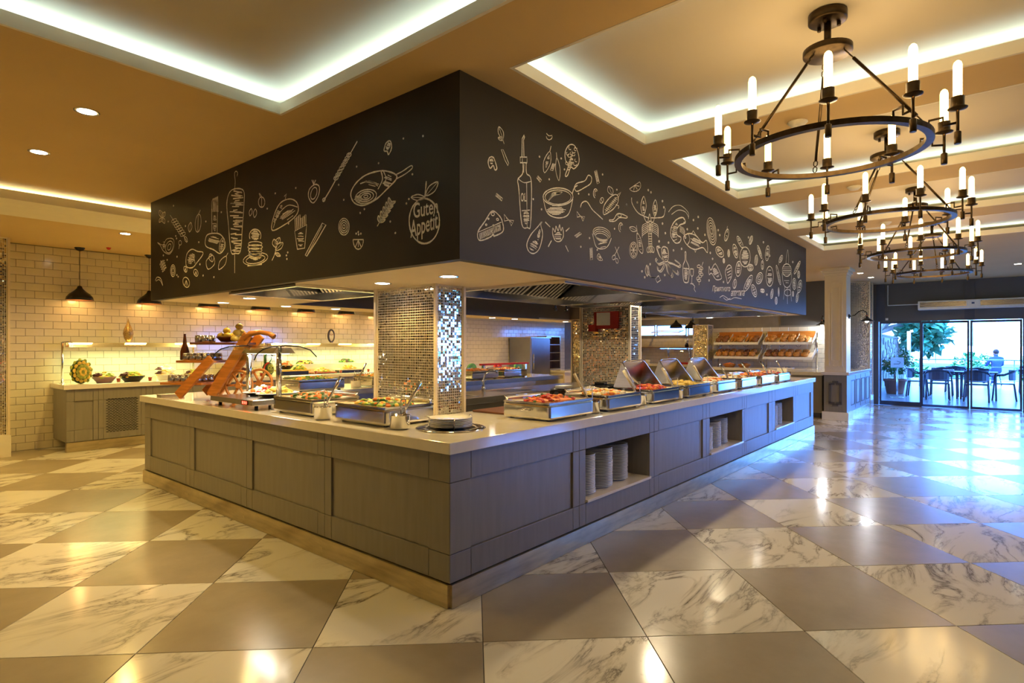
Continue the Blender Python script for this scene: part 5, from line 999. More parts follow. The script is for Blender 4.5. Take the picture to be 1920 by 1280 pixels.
t = MB().lathe([(.03, 0), (.028, -.01), (.012, -.03), (.0001, -.032)], n=14, cap=False).build('sprinkler', 'redplastic', None, (2.62, 9.6, ZL+.02)); tag(t, 'small red ceiling sprinkler beside the first pendant lamp', 'sprinkler')
for i, (x, y) in enumerate([(14.05, 6.25), (14.45, 6.02)]):
    t = empty('kitchen_pendant', (x, y, 1.87), label=('black dome lamp before the kitchen window, left one', 'black dome lamp before the kitchen window, right one')[i], cat='pendant lamp'); obj('shade', shm, t); obj('ceiling_cup', cnm, t, (0, 0, ZC-1.87)); MB().tube([(0, 0, .2), (0, 0, ZC-1.91)], .004, 6).build('cord', 'blackmetal', t)
# ================================================================== CHANDELIERS
RG, NL = .405, 10
def ring_mesh():
    m = MB(); n = 64
    pr = [(RG-.016, -.012), (RG+.016, -.012), (RG+.016, .012), (RG-.016, .012)]
    vs = []; fs = []
    for i in range(n):
        a = 2*PI*i/n; vs += [(r*math.cos(a), r*math.sin(a), z) for r, z in pr]
    for i in range(n):
        j = (i+1) % n; fs += [(i*4+k, j*4+k, j*4+(k+1) % 4, i*4+(k+1) % 4) for k in range(4)]
    return m.add(vs, fs).mesh('ring', 'bronze')
cz = {}
cz['ring'] = ring_mesh()
cz['canopy'] = MB().lathe([(.0001, -.045), (.078, -.045), (.085, -.04), (.085, -.004), (.08, 0), (.0001, 0)], n=32, cap=False).mesh('canopy', 'bronze')
cz['plate'] = MB().lathe([(.0001, -.012), (.105, -.012), (.108, -.008), (.108, .016), (.10, .02), (.0001, .02)], n=32, cap=False).mesh('hub_plate', 'bronze')
cz['arm'] = MB().tube([(RG, 0, .012), (RG, 0, .04), (RG+.05, 0, .04), (RG+.05, 0, .005), (RG+.10, 0, .005)], .0055, 6).mesh('arm', 'bronze')
cz['stem'] = MB().tube([(0, 0, -.075), (0, 0, .06)], .006, 8).lathe([(.012, -.085), (.013, -.08), (.013, -.035), (.006, -.03)], n=12).mesh('finial', 'bronze')
cz['cup'] = MB().lathe([(.006, .055), (.034, .062), (.036, .066), (.026, .07), (.024, .074), (.024, .112), (.018, .114)], n=18, cap=False).mesh('cup', 'bronze')
cz['bulb'] = MB().lathe([(.013, .112), (.0165, .12), (.0165, .245), (.013, .258), (.006, .265), (.0001, .267)], n=14, cap=False).mesh('bulb', 'amber')
cz['fil'] = MB().tube([(.006*math.cos(k), .006*math.sin(k), .125+k*.0085) for k in range(14)], .003, 5).mesh('filament', 'filament')
cz['bolt'] = MB().cyl((0, 0, -.02), .009, .02, 8).mesh('bolt', 'bronze')
def chandelier(x, y, zring, label, rot):
    zc = ZU - zring
    t = empty('chandelier', (x, y, zring), rot, label, 'chandelier', 'round bronze chandeliers in the ceiling coves')
    obj('ring', cz['ring'], t); obj('canopy', cz['canopy'], t, (0, 0, zc)); hp = zc-.19; obj('hub_plate', cz['plate'], t, (0, 0, hp))
    MB().tube([(0, 0, hp+.02), (0, 0, zc-.045)], .016, 10).build('stem', 'bronze', t)
    for k in range(3): a = k*2*PI/3; obj('bolt', cz['bolt'], t, (.05*math.cos(a+1), .05*math.sin(a+1), zc-.045))
    for k in range(3):
        a = k*2*PI/3+.35; c, s = math.cos(a), math.sin(a); p0 = Vector((.075*c, .075*s, hp-.014)); p1 = Vector((RG*c, RG*s, .014))
        d = (p1-p0); rod = MB().tube([p0+d*.12, p0+d*.88], .0075, 8).build('rod', 'bronze', t)
        for u0, u1 in ((.0, .07), (.06, .13), (.87, .94), (.93, 1.0)):
            a0, a1 = p0+d*u0, p0+d*u1; n = Vector((-s, c, 0))*.009
            MB().tube([a0, (a0*.7+a1*.3)+n, (a0*.3+a1*.7)+n, a1, (a0*.3+a1*.7)-n, (a0*.7+a1*.3)-n], .0032, 5, closed=True).build('link', 'bronze', rod)
    for k in range(NL):
        a = 2*PI*k/NL+.2; c, s = math.cos(a), math.sin(a); loc = ((RG+.10)*c, (RG+.10)*s, 0)
        ar = obj('arm', cz['arm'], t, (0, 0, 0), (0, 0, a)); obj('finial', cz['stem'], t, loc); obj('cup', cz['cup'], t, loc); b_ = obj('bulb', cz['bulb'], t, loc); obj('filament', cz['fil'], b_)
    point((x, y, zring+.2), 6, (1.0, .68, .30), .3)
for i, (xc, zr, lb) in enumerate([(3.13, 2.355, 'nearest bronze ring chandelier with tubular amber bulbs'), (5.14, 2.355, 'second bronze ring chandelier behind the nearest one'), (7.175, 2.355, 'third bronze ring chandelier from the camera'), (9.24, 2.355, 'farthest and lowest-looking bronze ring chandelier, before the doors')]):
    chandelier(xc, .62, zr, lb, .3*i)
for i, (x, y, z) in enumerate([(4.15, 1.0, ZC), (6.17, 1.0, ZC), (8.2, 1.0, ZC)]):
    t = empty('smoke_detector', (x, y, z), label='white round smoke detector on the %s ceiling beam' % ORD[i], cat='smoke detector', group='smoke detectors on the ceiling beams'); MB().lathe([(.055, 0), (.055, -.012), (.035, -.03), (.0001, -.032)], n=20, cap=False).build('head', 'paper', t); MB().lathe([(.062, 0), (.062, -.006), (.055, -.008)], n=20).build('base', 'paper', t)
# ================================================================== BREAD CORNER
plain_counter('bread_counter', 14.0, 2.55, 14.65, 5.5, 'pale-topped counter under the bread shelves')
plain_counter('column_counter', 12.55, 2.56, 13.95, 3.15, 'short cream-topped counter behind the white column')
blue = empty('side_cabinet', (12.9, 2.15, 0), label='dark panelled low cabinet with cream top right of the white column', cat='cabinet')
MB().box(0, .03, .12, 2.4, .39, .85).build('carcass', 'cabinet', blue); MB().box(0, .02, 0, 2.4, .36, .12).build('kickplate', 'kick', blue); MB().box(-.01, 0, .85, 2.42, .40, .90).build('worktop', 'slab', blue, bevel=.003)
for k in range(4):
    d = MB(); x0 = .04+k*.59; d.box(x0, .018, .16, x0+.55, .0295, .82); do = d.build('door', 'cabinet', blue); e = MB(); e.box(x0+.07, .010, .24, x0+.48, .0175, .26); e.box(x0+.07, .010, .72, x0+.48, .0175, .74); e.box(x0+.07, .010, .26, x0+.09, .0175, .72); e.box(x0+.46, .010, .26, x0+.48, .0175, .72); e.build('door_moulding', 'darkpaint', do)
t = MB().ball((0, 0, .05), .05, .05, .05, 12, 8).build('lemon', 'yellowfood', None, (13.05, 2.35, .9)); tag(t, 'yellow fruit on the low cabinet right of the column', 'fruit')
def loaf_mesh(a, b_, c_, m, slashes=4):
    q = MB(); q.ball((0, 0, c_), a, b_, c_, 14, 8)
    for k in range(slashes): x = -a*.6+k*a*1.2/max(1, slashes-1); q.obox((x, 0, c_*1.95-abs(x)*.28*c_/a), (.010, 0, 0), (.004, b_*.5, 0), (0, 0, .006))
    return q.mesh('loaf', m)
LM = dict(round=loaf_mesh(.076, .072, .055, 'crust', 3), dark=loaf_mesh(.070, .066, .05, 'darkcrust', 3), long=loaf_mesh(.145, .036, .036, 'crust', 5), pale=loaf_mesh(.080, .062, .05, 'crust', 4))
LW = dict(round=.156, dark=.144, long=.078, pale=.164)
for u, (y1, lb) in enumerate([(5.36, 'left'), (4.20, 'right')]):
    t = empty('bread_rack', (14.42, y1, .9), -PI/2, '%s two-tier bread rack with sloping white shelves' % lb, 'bread rack')
    Wd = 1.10
    for x in (.0, Wd): MB().tube([(x, .16, 0), (x, .16, .82)], .014, 10).build('upright', 'steel2', t); MB().cyl((x, .16, 0), .03, .01, 14).build('foot', 'steel', t)
    for k, z in enumerate((.22, .56)):
        s = MB(); s.prism([(-.20, z), (.15, z+.14), (.15, z+.15), (-.20, z+.012)], 'x', .02, Wd-.02); so_ = s.build('shelf', 'soffit', t)
        MB().box(.02, -.215, z-.012, Wd-.02, -.20, z+.045).build('front_lip', 'white', so_)
        for x in (.02, Wd-.03): MB().prism([(-.20, z), (.15, z+.14), (.15, z+.25), (-.20, z+.06)], 'x', x, x+.01).build('shelf_end', 'white', so_)
        if k == 1:
            MB().box(.03, .14, z+.15, Wd-.03, .15, z+.30).build('back_board', 'wood', so_)
            for x in (.37, .73): MB().prism([(-.19, z+.014), (.14, z+.145), (.14, z+.26), (-.19, z+.07)], 'x', x, x+.01).build('divider', 'soffit', so_)
            for x in (.18, .45, .8): MB().tube([(x+.05*math.cos(a), -.225, z-.02+.045*math.sin(a)) for a in [PI+PI*q/10 for q in range(11)]], .004, 6).build('wire_hook', 'darksteel', so_)
    # bays of each shelf, each packed from its left edge: (start, kinds)
    low = [(.04, ('round', 'round', 'round', 'pale', 'dark', 'round')), (.04, ('dark', 'dark', 'round', 'round', 'pale', 'pale'))][u]
    upp = [[(.04, ('dark', 'dark')), (.385, ('long', 'long', 'pale')), (.745, ('long', 'long', 'dark'))], [(.04, ('long', 'pale')), (.385, ('round', 'round')), (.745, ('pale', 'long'))]][u]
    for k, bays in enumerate(([low], upp)):
        z = (.22, .56)[k]; i = 0
        for x, ks_ in bays:
            for kd in ks_:
                w = LW[kd]; xc = x+w/2; x += w+.004
                for row in ((0,) if kd == 'long' else (0, 1)):
                    y = -.025 if kd == 'long' else (-.115, .045)[row]
                    o = obj('bread_loaf', LM[kd], None, world_of(t, (xc, y, z+.016+(y+.20)*.4)))
                    o.rotation_euler = (Matrix.Rotation(-PI/2, 3, 'Z') @ Matrix.Rotation(.375, 3, 'X') @ Matrix.Rotation(PI/2 if kd == 'long' else 0, 3, 'Z')).to_euler()
                    tag(o, '%s loaf, %s rack %s shelf, %s in the %s row' % (dict(round='golden round', dark='dark oval', long='long', pale='plump oval')[kd], lb, ('lower', 'upper')[k], ORD[i], ('front', 'back')[row]), 'bread', 'loaves on the bread racks')
                i += 1
for i, (y, m_) in enumerate([(4.95, 'orangefood'), (4.60, 'darkcrust')]):
    t = empty('bread_basket', (14.2, y, .9), label=('basket of orange rolls under the left bread rack', 'basket of dark rolls under the left bread rack')[i], cat='basket')
    MB().lathe([(.0001, 0), (.10, 0), (.15, .075), (.155, .08), (.145, .078), (.10, .01), (.0001, .01)], n=20, cap=False).build('basket', 'wood', t); heap(.13, .13, .06, (m_, 'crust'), 40, .035, .7, 90+i).build('rolls', [m_, 'crust'], t, (0, 0, .04), kind='stuff')
t = MB().box(-.10, -.24, 0, .10, .24, .02).build('cutting_board', 'white', None, (14.2, 3.75, .9), bevel=.004); tag(t, 'white cutting board under the right bread rack', 'board')
kn = empty('bread_knife', (14.2, 3.7, .921), PI/2, 'bread knife lying on the white cutting board', 'knife'); MB().box(-.02, -.012, 0, .18, .012, .003).build('blade', 'steel2', kn); MB().box(-.13, -.012, 0, -.02, .012, .014).build('handle', 'navy', kn, bevel=.003)
# wall sconces
def sconce(x, y, z, rz, label):
    t = empty('wall_sconce', (x, y, z), rz, label, 'wall lamp', 'black gooseneck wall lamps')
    MB().cyl((0, 0, 0), .045, .018, 16).build('wall_plate', 'blackmetal', t, rot=(0, PI/2, 0))
    MB().tube([(.01, 0, 0), (.10, 0, .02), (.17, 0, .09), (.24, 0, .11), (.29, 0, .07), (.30, 0, .0)], .009, 8).build('gooseneck', 'blackmetal', t)
    MB().lathe([(.02, .0), (.022, -.03), (.05, -.05), (.125, -.10), (.122, -.104), (.04, -.06), (.0001, -.05)], c=(.30, 0, 0), n=24, cap=False).build('shade', 'darksteel', t)
    MB().lathe([(.012, .02), (.020, .01), (.020, -.03)], c=(.30, 0, 0), n=14).build('collar', 'copper', t); MB().ball((.30, 0, -.095), .03).build('bulb', 'sconce', t)
    p = t.location + Vector((math.cos(rz)*.30, math.sin(rz)*.30, -.14)); point(p, 6, (.9, .95, 1.0), .03)
sconce(12.62, 2.138, 1.98, -PI/2, 'black gooseneck wall lamp on the door side of the white column')
sconce(14.64, 2.95, 1.98, PI, 'black gooseneck wall lamp left of the white column, on the bread wall')
# ================================================================== KITCHEN
plain_counter('kitchen_counter', 15.4, 5.95, 16.38, 9.2, 'pale counter below the kitchen windows')
fz = empty('steel_fridge', (12.4, 9.70, 0), label='tall brushed steel fridge against the tiled kitchen wall', cat='fridge')
MB().box(-.42, -.34, .08, .42, .38, 1.62).build('cabinet', 'fridge', fz, bevel=.006); MB().box(-.41, -.37, .12, .41, -.342, 1.60).build('door', 'fridge', fz, bevel=.004); MB().box(-.42, -.30, 0, .42, .3, .08).build('plinth', 'darksteel', fz); MB().box(-.45, -.38, 1.62, .45, .38, 1.65).build('top', 'steel', fz); MB().tube([(-.36, -.40, .8), (-.36, -.40, 1.2)], .012, 8).build('handle', 'steel2', fz)
sh_ = empty('shelf_unit', (13.55, 9.90, .75), label='open shelf unit with brown compartments right of the fridge', cat='shelf')
MB().box(-.32, .12, 0, .32, .18, .92).build('back', 'brownboard', sh_); MB().box(-.34, -.16, 0, -.31, .18, .95).build('side', 'steel', sh_); MB().box(.31, -.16, 0, .34, .18, .95).build('side', 'steel', sh_)
for k in range(5): MB().box(-.31, -.16, k*.23, .31, .12, k*.23+.02).build('shelf', 'steel', sh_)
plain_counter('wall_table', 12.9, 8.9, 14.3, 9.6, 'cream table under the brown shelf unit', 'slab', 'soffit', .74, .05)
for i, (x, m_, lb) in enumerate([(6.9, 'bib_g', 'green rounded child plate with yellow face, left one'), (7.55, 'bib_r', 'red notched rounded panel between the green ones'), (8.1, 'bib_g', 'green rounded child plate with yellow face, right one')]):
    t = empty('display_panel', (x, 6.62, .9), .3, lb, 'display'); q = MB(); pts = [(.17*math.cos(a), .11+.12*math.sin(a)) for a in [PI*k/14 for k in range(15)]]+[(-.17, 0), (.17, 0)]
    if i == 1: pts = [(.17*math.cos(a), .11+.12*math.sin(a)) for a in [PI*k/14 for k in range(6)]]+[(.03, .16), (-.03, .16)]+[(.17*math.cos(a), .11+.12*math.sin(a)) for a in [PI*k/14 for k in range(9, 15)]]+[(-.17, 0), (.17, 0)]
    q.prism(pts, 'y', -.015, .015); q.build('panel', m_, t)
    if i != 1: MB().ball((0, -.018, .09), .07, .006, .06, 14, 8).build('face_print', 'bib_y', t); [MB().ball((s*.025, -.026, .10), .008, .003, .010, 8, 5).build('eye', 'blackmetal', t) for s in (-1, 1)]
t = MB().obox((0, 0, 0), (.62, 0, 0), (0, .03, 0), (0, 0, .015)).build('long_cloth', 'bib_r', None, (7.55, 6.45, 1.11)); tag(t, 'long red banner strip lying across the rear counter dishes', 'cloth')
for x in (7.0, 8.1): o = MB().box(-.02, -.02, 0, .02, .02, .195).build('strip_stand', 'steel', None, (x, 6.45, .9)); tag(o, 'small steel stand under the %s end of the red strip' % ('left' if x < 7.5 else 'right'), 'stand')
fx = empty('fire_cabinet', (5.94, 3.50, 1.62), label='red fire-point box with white notice on the second mirrored pier', cat='fire box'); MB().box(-.03, -.16, 0, .0, .16, .20).build('box', 'redplastic', fx); MB().box(-.034, -.06, .04, -.0305, .12, .19).build('notice', 'paper', fx); MB().box(-.06, .12, -.03, 0, .22, .05).build('alarm_button', 'redplastic', fx)
kt = empty('kitchen_shelf', (16.38, 6.0, 1.36), label='long dark wall shelf under the kitchen windows', cat='shelf'); MB().box(-.25, 0, 0, 0, 3.0, .02).build('board', 'darkwood', kt); [MB().box(-.2, y, -.12, -.005, y+.02, 0).build('bracket', 'blackmetal', kt) for y in (.6, 2.4)]
fg = empty('figurine', (16.25, 6.9, 1.38), label='small pale and dark figurine on the kitchen shelf', cat='figurine'); MB().lathe([(.0001, 0), (.05, 0), (.055, .06), (.03, .12), (.0001, .12)], n=12, cap=False).build('body', 'blackmetal', fg); MB().ball((0, 0, .16), .05, .04, .06).build('head', 'paper', fg); [MB().ball((0, s*.03, .22), .012, .012, .04).build('ear', 'paper', fg) for s in (-1, 1)]
kg = empty('kitchen_guard', (15.7, 6.9, .9), label='glass-hooded serving stand on the kitchen counter', cat='food warmer'); [MB().cyl((0, s*.32, 0), .025, .45, 12).build('post', 'steel2', kg) for s in (-1, 1)]
gq = MB(); pr_ = [(-.25, .36), (-.18, .43), (0, .47), (.18, .43), (.25, .36)]
for (a, z0), (b_, z1) in zip(pr_[:-1], pr_[1:]): gq.add([(a, -.5, z0), (a, .5, z0), (b_, .5, z1), (b_, -.5, z1)], [(0,1,2,3)], 0, True)
gq.build('glass_guard', 'glass', kg); MB().box(-.22, -.45, .0, .22, .45, .05).build('heated_plate', 'redplastic', kg)
for i, (y, r, m_, h) in enumerate([(8.9, .16, 'bib_g', .22), (8.55, .14, 'whitepaint', .20), (8.25, .12, 'soffit', .26), (7.9, .08, 'white', .10)]):
    t = MB().lathe([(.0001, 0), (r*.85, 0), (r, h), (r*.95, h), (r*.8, .01), (.0001, .01)], n=18, cap=False).build('storage_tub', m_ if i else 'navy', None, (15.75, y, .9)); tag(t, ('blue storage tub on the kitchen counter', 'white storage tub on the kitchen counter', 'beige bucket on the kitchen counter', 'small white bowl on the kitchen counter')[i], 'tub')
# ================================================================== TERRACE outside the doors
terrace = MB().box(X_DOOR+.16, -9, -.1, 31.5, 8, -.005).build('ground_terrace', 'deck', kind='structure')
MB().box(31.5, -40, -1.6, 120, 60, -1.5).build('ground_garden', mat('garden_green', (.10, .22, .06), .9, vary=.4, scale=.3), kind='structure')
MB().box(X_DOOR+.16, -9, 3.2, 24.2, 8, 3.35).build('roof_added_shade', 'whitepaint', kind='structure')   # unseen slab added to shade the terrace seating
MB().box(-30, -60, -.25, 31.5, -9, -.15).build('ground_lawn', MATS['garden_green'], kind='structure'); MB().box(-4, -9, -.2, X_DOOR+.16, Y_NEAR-.12, -.1).build('ground_path', 'deck', kind='structure')
# rubble stone wall receding from the house
sw = MB().prism([(19.8, 0), (31.0, 0), (31.0, .95), (29.8, 1.05), (29.3, 1.38), (27.2, 1.45), (26.6, 1.7), (19.8, 1.78)], 'y', 2.86, 3.3).build('wall_garden', 'mortar', kind='structure')
def wall_top(x): return 1.76 if x < 26.5 else (1.42 if x < 29.2 else .95)
def flat_stone(r0, sd):
    q = random.Random(sd); n = 7; pts = [((r0*q.uniform(.75, 1.1))*math.cos(2*PI*k/n+q.uniform(-.2, .2)), (r0*q.uniform(.75, 1.1))*math.sin(2*PI*k/n)) for k in range(n)]
    return MB().prism(pts, 'y', -.025, .0).mesh('stone', 'stone')
sm_ = [flat_stone(1, k) for k in range(8)]
placed = []
for k in range(2600):
    x, z, r_ = R.uniform(19.9, 31), R.uniform(.05, 1.75), R.uniform(.10, .26)
    if z+r_ > wall_top(x+r_) or z-r_ < 0 or x-r_ < 19.8: continue
    if any((x-a)**2+(z-b_)**2 < (r_+c_)**2*.86 for a, b_, c_ in placed): continue
    placed.append((x, z, r_)); o = obj('stone', sm_[k % 8], sw, (x, 2.859, z), (0, R.uniform(0, 6), 0)); o.scale = (r_, 1, r_)
MB().prism([(19.8, 1.78), (26.6, 1.7), (26.65, 1.75), (19.8, 1.84)], 'y', 2.82, 3.34).build('coping', 'stone', sw)
# plant in a terracotta pot
def leafy(n, c, rr, s, seed, droop=.3):
    q = random.Random(seed); m = MB()
    for k in range(n):
        d = Vector((q.gauss(0, 1), q.gauss(0, 1), q.gauss(0, 1))).normalized()*q.random()**.4
        p = Vector(c)+Vector((d.x*rr[0], d.y*rr[1], d.z*rr[2])); e = Matrix.Rotation(q.uniform(0, 6.28), 3, 'Z') @ Matrix.Rotation(q.uniform(-.9, .9), 3, 'X') @ Matrix.Rotation(q.uniform(-.9, .9), 3, 'Y'); L = s*q.uniform(.7, 1.3)
        m.add([p+e @ Vector(v) for v in ((0, 0, 0), (L*.22, L*.4, .03*L), (0, L, -.1*L), (-L*.22, L*.4, .03*L))], [(0,1,2),(0,2,3)], 0, True)
    return m
pp = empty('potted_plant', (20.6, 2.28, 0), label='leafy green shrub in a large terracotta pot outside the door', cat='plant')
MB().lathe([(.0001, 0), (.20, 0), (.215, .01), (.27, .36), (.30, .37), (.30, .43), (.26, .43), (.25, .38), (.0001, .37)], n=28, cap=False).build('pot', 'terracotta', pp)
MB().tube([(0, 0, .36), (.03, 0, .6), (-.04, .02, .9)], [.025, .02, .012], 8).tube([(0, 0, .4), (.02, -.1, .7), (.05, -.25, 1.0)], [.02, .015, .01], 6).build('stem', 'bark', pp)
leafy(420, (0, .05, .82), (.42, .38, .28), .13, 5).build('foliage', 'leaf', pp, kind='stuff'); leafy(200, (.05, -.25, 1.05), (.25, .22, .25), .12, 6).build('foliage_tuft', 'leaf', pp, kind='stuff')
tr_ = empty('terrace_tree', (27.0, 4.3, 0), label='gnarled pale tree with broad glossy leaves behind the stone wall', cat='tree')
MB().tube([(0, 0, 0), (-.1, -.2, 1.2), (.1, -.6, 2.0), (-.2, -1.2, 2.4)], [.22, .18, .15, .10], 10).tube([(0, -.5, 1.9), (.2, -1.4, 2.2), (.5, -2.2, 2.3)], [.14, .10, .05], 8).tube([(0, -.4, 1.7), (-.5, -.6, 2.6), (-.6, -.9, 3.4)], [.13, .1, .06], 8).tube([(-.1, -.2, 1.5), (-.9, -.9, 2.05), (-1.5, -1.3, 2.5)], [.11, .09, .05], 8).build('trunk', 'bark', tr_)
leafy(900, (.2, -2.2, 1.9), (1.0, .8, .75), .42, 8).build('foliage', 'leaf2', tr_, kind='stuff'); leafy(500, (-.3, -1.0, 3.1), (1.3, 1.4, .7), .40, 9).build('foliage_upper', 'leaf2', tr_, kind='stuff')
sg = empty('sign_stand', (19.0, 2.05, 0), label='white notice stand on the terrace beside the potted plant', cat='sign'); MB().lathe([(.16, 0), (.16, .012), (.02, .02)], n=20).build('base', 'steel', sg); MB().cyl((0, 0, .02), .02, .82, 10).build('pole', 'steel', sg); MB().box(-.012, -.15, .82, .012, .15, 1.10).build('notice', 'paper', sg); MB().tube([(-.014, .08, .92), (-.014, -.05, .92), (-.014, -.08, .97), (-.014, .0, 1.0)], .008, 6).build('notice_mark', 'dgrey', sg)
for i, (x, y, h) in enumerate([(19.0, 2.5, 3.2), (25.6, 2.4, 1.95)]): o = MB().cyl((0, 0, 0), .06, h, 14).build('terrace_post', 'whitepaint', None, (x, y, 0)); tag(o, ('tall white round post beside the potted plant', 'shorter white round post past the notice stand')[i], 'post')
# railing along the terrace edge
rl = empty('terrace_railing', (24.6, 0, 0), label='white metal terrace railing with horizontal bars', cat='railing')
for k in range(9): MB().cyl((0, -8+k*1.25, 0), .02, .95, 10).build('post', 'whitepaint', rl)
for z in (.95, .72, .5, .28): MB().tube([(0, -8.2, z), (0, 2.0, z)], .022 if z > .9 else .010, 8).build('bar', 'whitepaint', rl)
# terrace tables and armchairs
def build_chair():
    t = empty('terrace_chair', (0, 0, 0), label='x', cat='chair', group='dark terrace armchairs')
    s = MB(); s.box(-.22, -.21, .42, .22, .21, .445); s.build('seat', 'chair', t, bevel=.01)
    b_ = MB()
    for k in range(7): a = -.9+k*.3; b_.obox((.27*math.sin(a), .24*math.cos(a)-.02, .66), (.045*math.cos(a), -.045*math.sin(a), 0), (.008*math.sin(a), .008*math.cos(a), 0), (0, 0, .13))
    b_.build('backrest', 'chair', t)
    MB().tube([(-.26, -.2, .64), (-.28, 0, .66), (-.22, .2, .76), (0, .26, .80), (.22, .2, .76), (.28, 0, .66), (.26, -.2, .64)], .018, 8).build('arm_rail', 'chair', t)
    for sx, sy in ((-1, -1), (1, -1), (-1, 1), (1, 1)): MB().tube([(sx*.23, sy*.19, .64 if sy < 0 else .44), (sx*.24, sy*.21, .3), (sx*.25, sy*.24, 0)], .018, 8).build('leg', 'chair', t)
    return t
def build_table(h=.73):
    t = empty('terrace_table', (0, 0, 0), label='x', cat='table', group='terrace tables'); MB().box(-.40, -.40, h-.03, .40, .40, h).build('tabletop', 'chair', t, bevel=.006)
    for sx in (-1, 1):
        for sy in (-1, 1): MB().tube([(sx*.35, sy*.35, h-.03), (sx*.36, sy*.36, 0)], .02, 8).build('leg', 'chair', t)
    return t
c0, t0 = build_chair(), build_table(); spots = [(18.9, 1.15, PI*.5+.1, 'nearest dark armchair left of the table outside'), (18.9, .35, PI*.5, 'nearest dark armchair right of the table outside'), (20.5, 1.15, -PI/2, 'far dark armchair left of the table outside'), (20.5, .35, -PI/2, 'far dark armchair right of the table outside'), (19.7, 1.65, 0, 'dark armchair at the left end of the table outside'), (19.7, -.2, PI, 'dark armchair at the right end of the table outside'), (22.2, .9, PI/2, 'dark armchair at the second terrace table'), (22.15, -1.15, PI/2, 'slim dark armchair by the right-hand terrace table, nearer one'), (23.75, -.85, -PI/2, 'slim dark armchair by the right-hand terrace table, farther one')]
for i, (x, y, rz, lb) in enumerate(spots):
    c = c0 if i == 0 else copy_tree(c0); c.location = (x, y, 0); c.rotation_euler.z = rz; c['label'] = lb
for i, (x, y, lb) in enumerate([(19.7, 1.12, 'left half of the dark terrace table in front of the door'), (19.7, .32, 'right half of the dark terrace table in front of the door'), (22.95, -.95, 'dark terrace table at the right by the railing')]):
    c = t0 if i == 0 else copy_tree(t0); c.location = (x, y, 0); c['label'] = lb
for i, (x, y) in enumerate([(19.55, .95), (19.8, .45)]): o = MB().box(-.09, -.12, 0, .09, .12, .05).build('napkin_holder', 'paper', None, (x, y, .731)); tag(o, ('left', 'right')[i]+' white napkin holder on the terrace table', 'napkin holder')
# parasols, hedges and palms beyond the railing
for i, (x, y, r_, z) in enumerate([(35, 2.2, 2.4, 1.15), (33.5, -1.7, 2.2, 1.0)]):
    t = empty('parasol', (x, y, -1.5), label=('cream parasol beyond the railing, left one', 'cream parasol beyond the railing, right one')[i], cat='parasol'); MB().cyl((0, 0, 0), .03, z+1.9, 10).build('pole', 'whitepaint', t)
    MB().lathe([(r_, z+1.5), (r_*.5, z+1.8), (.03, z+2.1)], n=8, cap=False, smooth=False).build('canopy', 'slab', t)
for i, (x, y, h) in enumerate([(39, 4.0, 2.4), (41, .9, 2.5), (42, -2.2, 2.5), (40, -5.0, 2.3)]):
    t = empty('garden_bush', (x, y, -1.5), label='green garden bush beyond the railing, %s from the left' % ORD[i], cat='bush'); MB().cyl((0, 0, 0), .08, 1.2, 8).build('stem', 'bark', t); leafy(600, (0, 0, h*.55), (1.3, 1.2, h*.5), .35, 30+i).build('foliage', 'leaf', t, kind='stuff')
for i, (x, y, h) in enumerate([(48, 1.2, 7.5), (44, -1.3, 5.6), (52, -2.9, 8.2)]):
    t = empty('palm_tree', (x, y, -1.5), label='palm tree in the bright garden, %s from the left' % ORD[i], cat='palm'); MB().tube([(0, 0, 0), (.1, 0, h*.5), (0, 0, h)], [.2, .16, .14], 8).build('trunk', 'bark', t)
    for k in range(14):
        a = k*2*PI/14; L = 1.7; f = MB(); pts = [Vector((math.cos(a)*L*u, math.sin(a)*L*u, h+.5*math.sin(u*2.4)-u*u*.6)) for u in (0, .25, .5, .75, 1)]; n = Vector((-math.sin(a), math.cos(a), 0))
        for p, q in zip(pts[:-1], pts[1:]): f.add([p-n*.14, p+n*.14, q+n*.12, q-n*.12], [(0,1,2,3)], 0, True)
        f.build('frond', 'leaf', t)
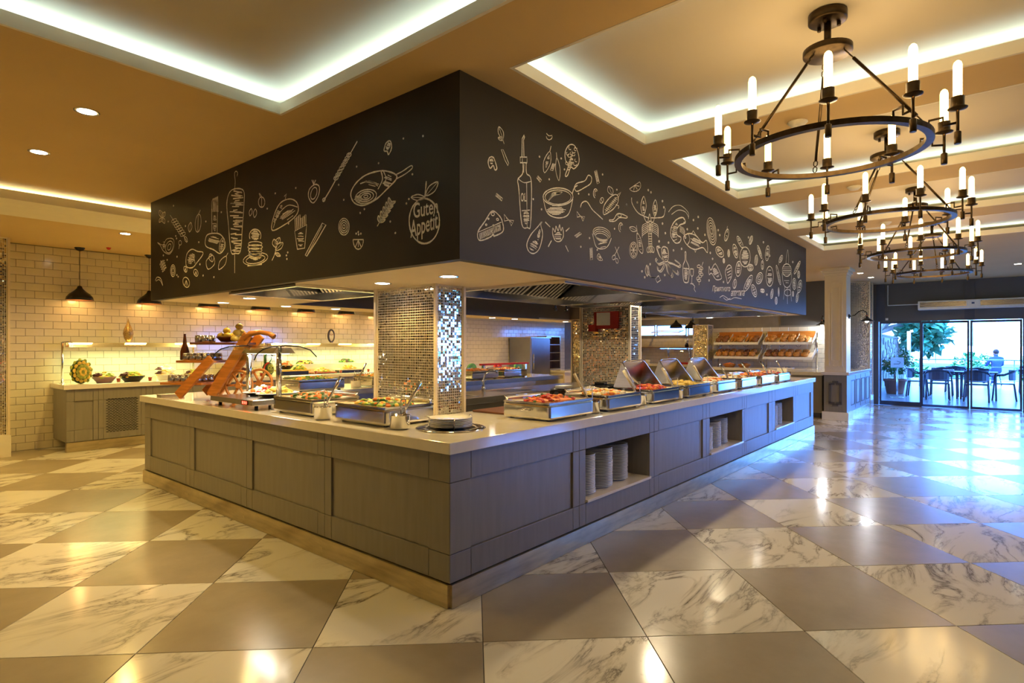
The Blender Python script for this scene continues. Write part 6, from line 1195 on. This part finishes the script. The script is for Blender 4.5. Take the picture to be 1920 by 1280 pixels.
# person seated at the terrace edge, seen from behind
def person(x, y, rz):
    t = empty('person', (x, y, 0), rz, 'person in dark clothes seated beyond the right-hand door pane', 'person')
    J = {'pel': (0, 0, .50, .15), 'wai': (0, .01, .68, .13), 'che': (0, .02, .88, .15), 'nec': (0, .01, 1.03, .055), 'hed': (0, -.02, 1.12, .085), 'top': (0, -.02, 1.22, .08)}
    E_ = [('pel', 'wai'), ('wai', 'che'), ('che', 'nec'), ('nec', 'hed'), ('hed', 'top')]
    for s, n in ((-1, 'l'), (1, 'r')):
        J.update({n+'hip': (s*.10, -.03, .50, .095), n+'kne': (s*.12, -.44, .50, .07), n+'ank': (s*.12, -.46, .10, .045), n+'toe': (s*.13, -.60, .04, .035), n+'sho': (s*.18, .02, .96, .065), n+'elb': (s*.24, -.08, .72, .045), n+'wri': (s*.18, -.32, .70, .033), n+'han': (s*.16, -.40, .70, .03)})
        E_ += [('pel', n+'hip'), (n+'hip', n+'kne'), (n+'kne', n+'ank'), (n+'ank', n+'toe'), ('che', n+'sho'), (n+'sho', n+'elb'), (n+'elb', n+'wri'), (n+'wri', n+'han')]
    ks = list(J); me = bpy.data.meshes.new('body'); me.from_pydata([J[k][:3] for k in ks], [(ks.index(a), ks.index(b_)) for a, b_ in E_], [])
    o = obj('body', me, t); sk = o.modifiers.new('skin', 'SKIN'); o.modifiers.new('sub', 'SUBSURF').levels = 1
    for i, k in enumerate(ks): o.data.skin_vertices[0].data[i].radius = (J[k][3], J[k][3])
    o.data.skin_vertices[0].data[0].use_root = True; o.data.materials.append(M['navy'])
    MB().ball((0, -.015, 1.17), .082, .092, .115, 14, 10).build('head', 'skin', t); MB().ball((0, .005, 1.20), .088, .095, .10, 14, 10).build('hair', 'hair', t)
    st = empty('terrace_stool', (x, y, 0), label='dark low stool under the seated person', cat='stool'); MB().cyl((0, 0, .33), .18, .03, 16).build('seat', 'chair', st); [MB().tube([(sx*.1, sy*.1, .33), (sx*.15, sy*.15, 0)], .015, 6).build('leg', 'chair', st) for sx in (-1, 1) for sy in (-1, 1)]
person(27.2, -.05, 2.0)
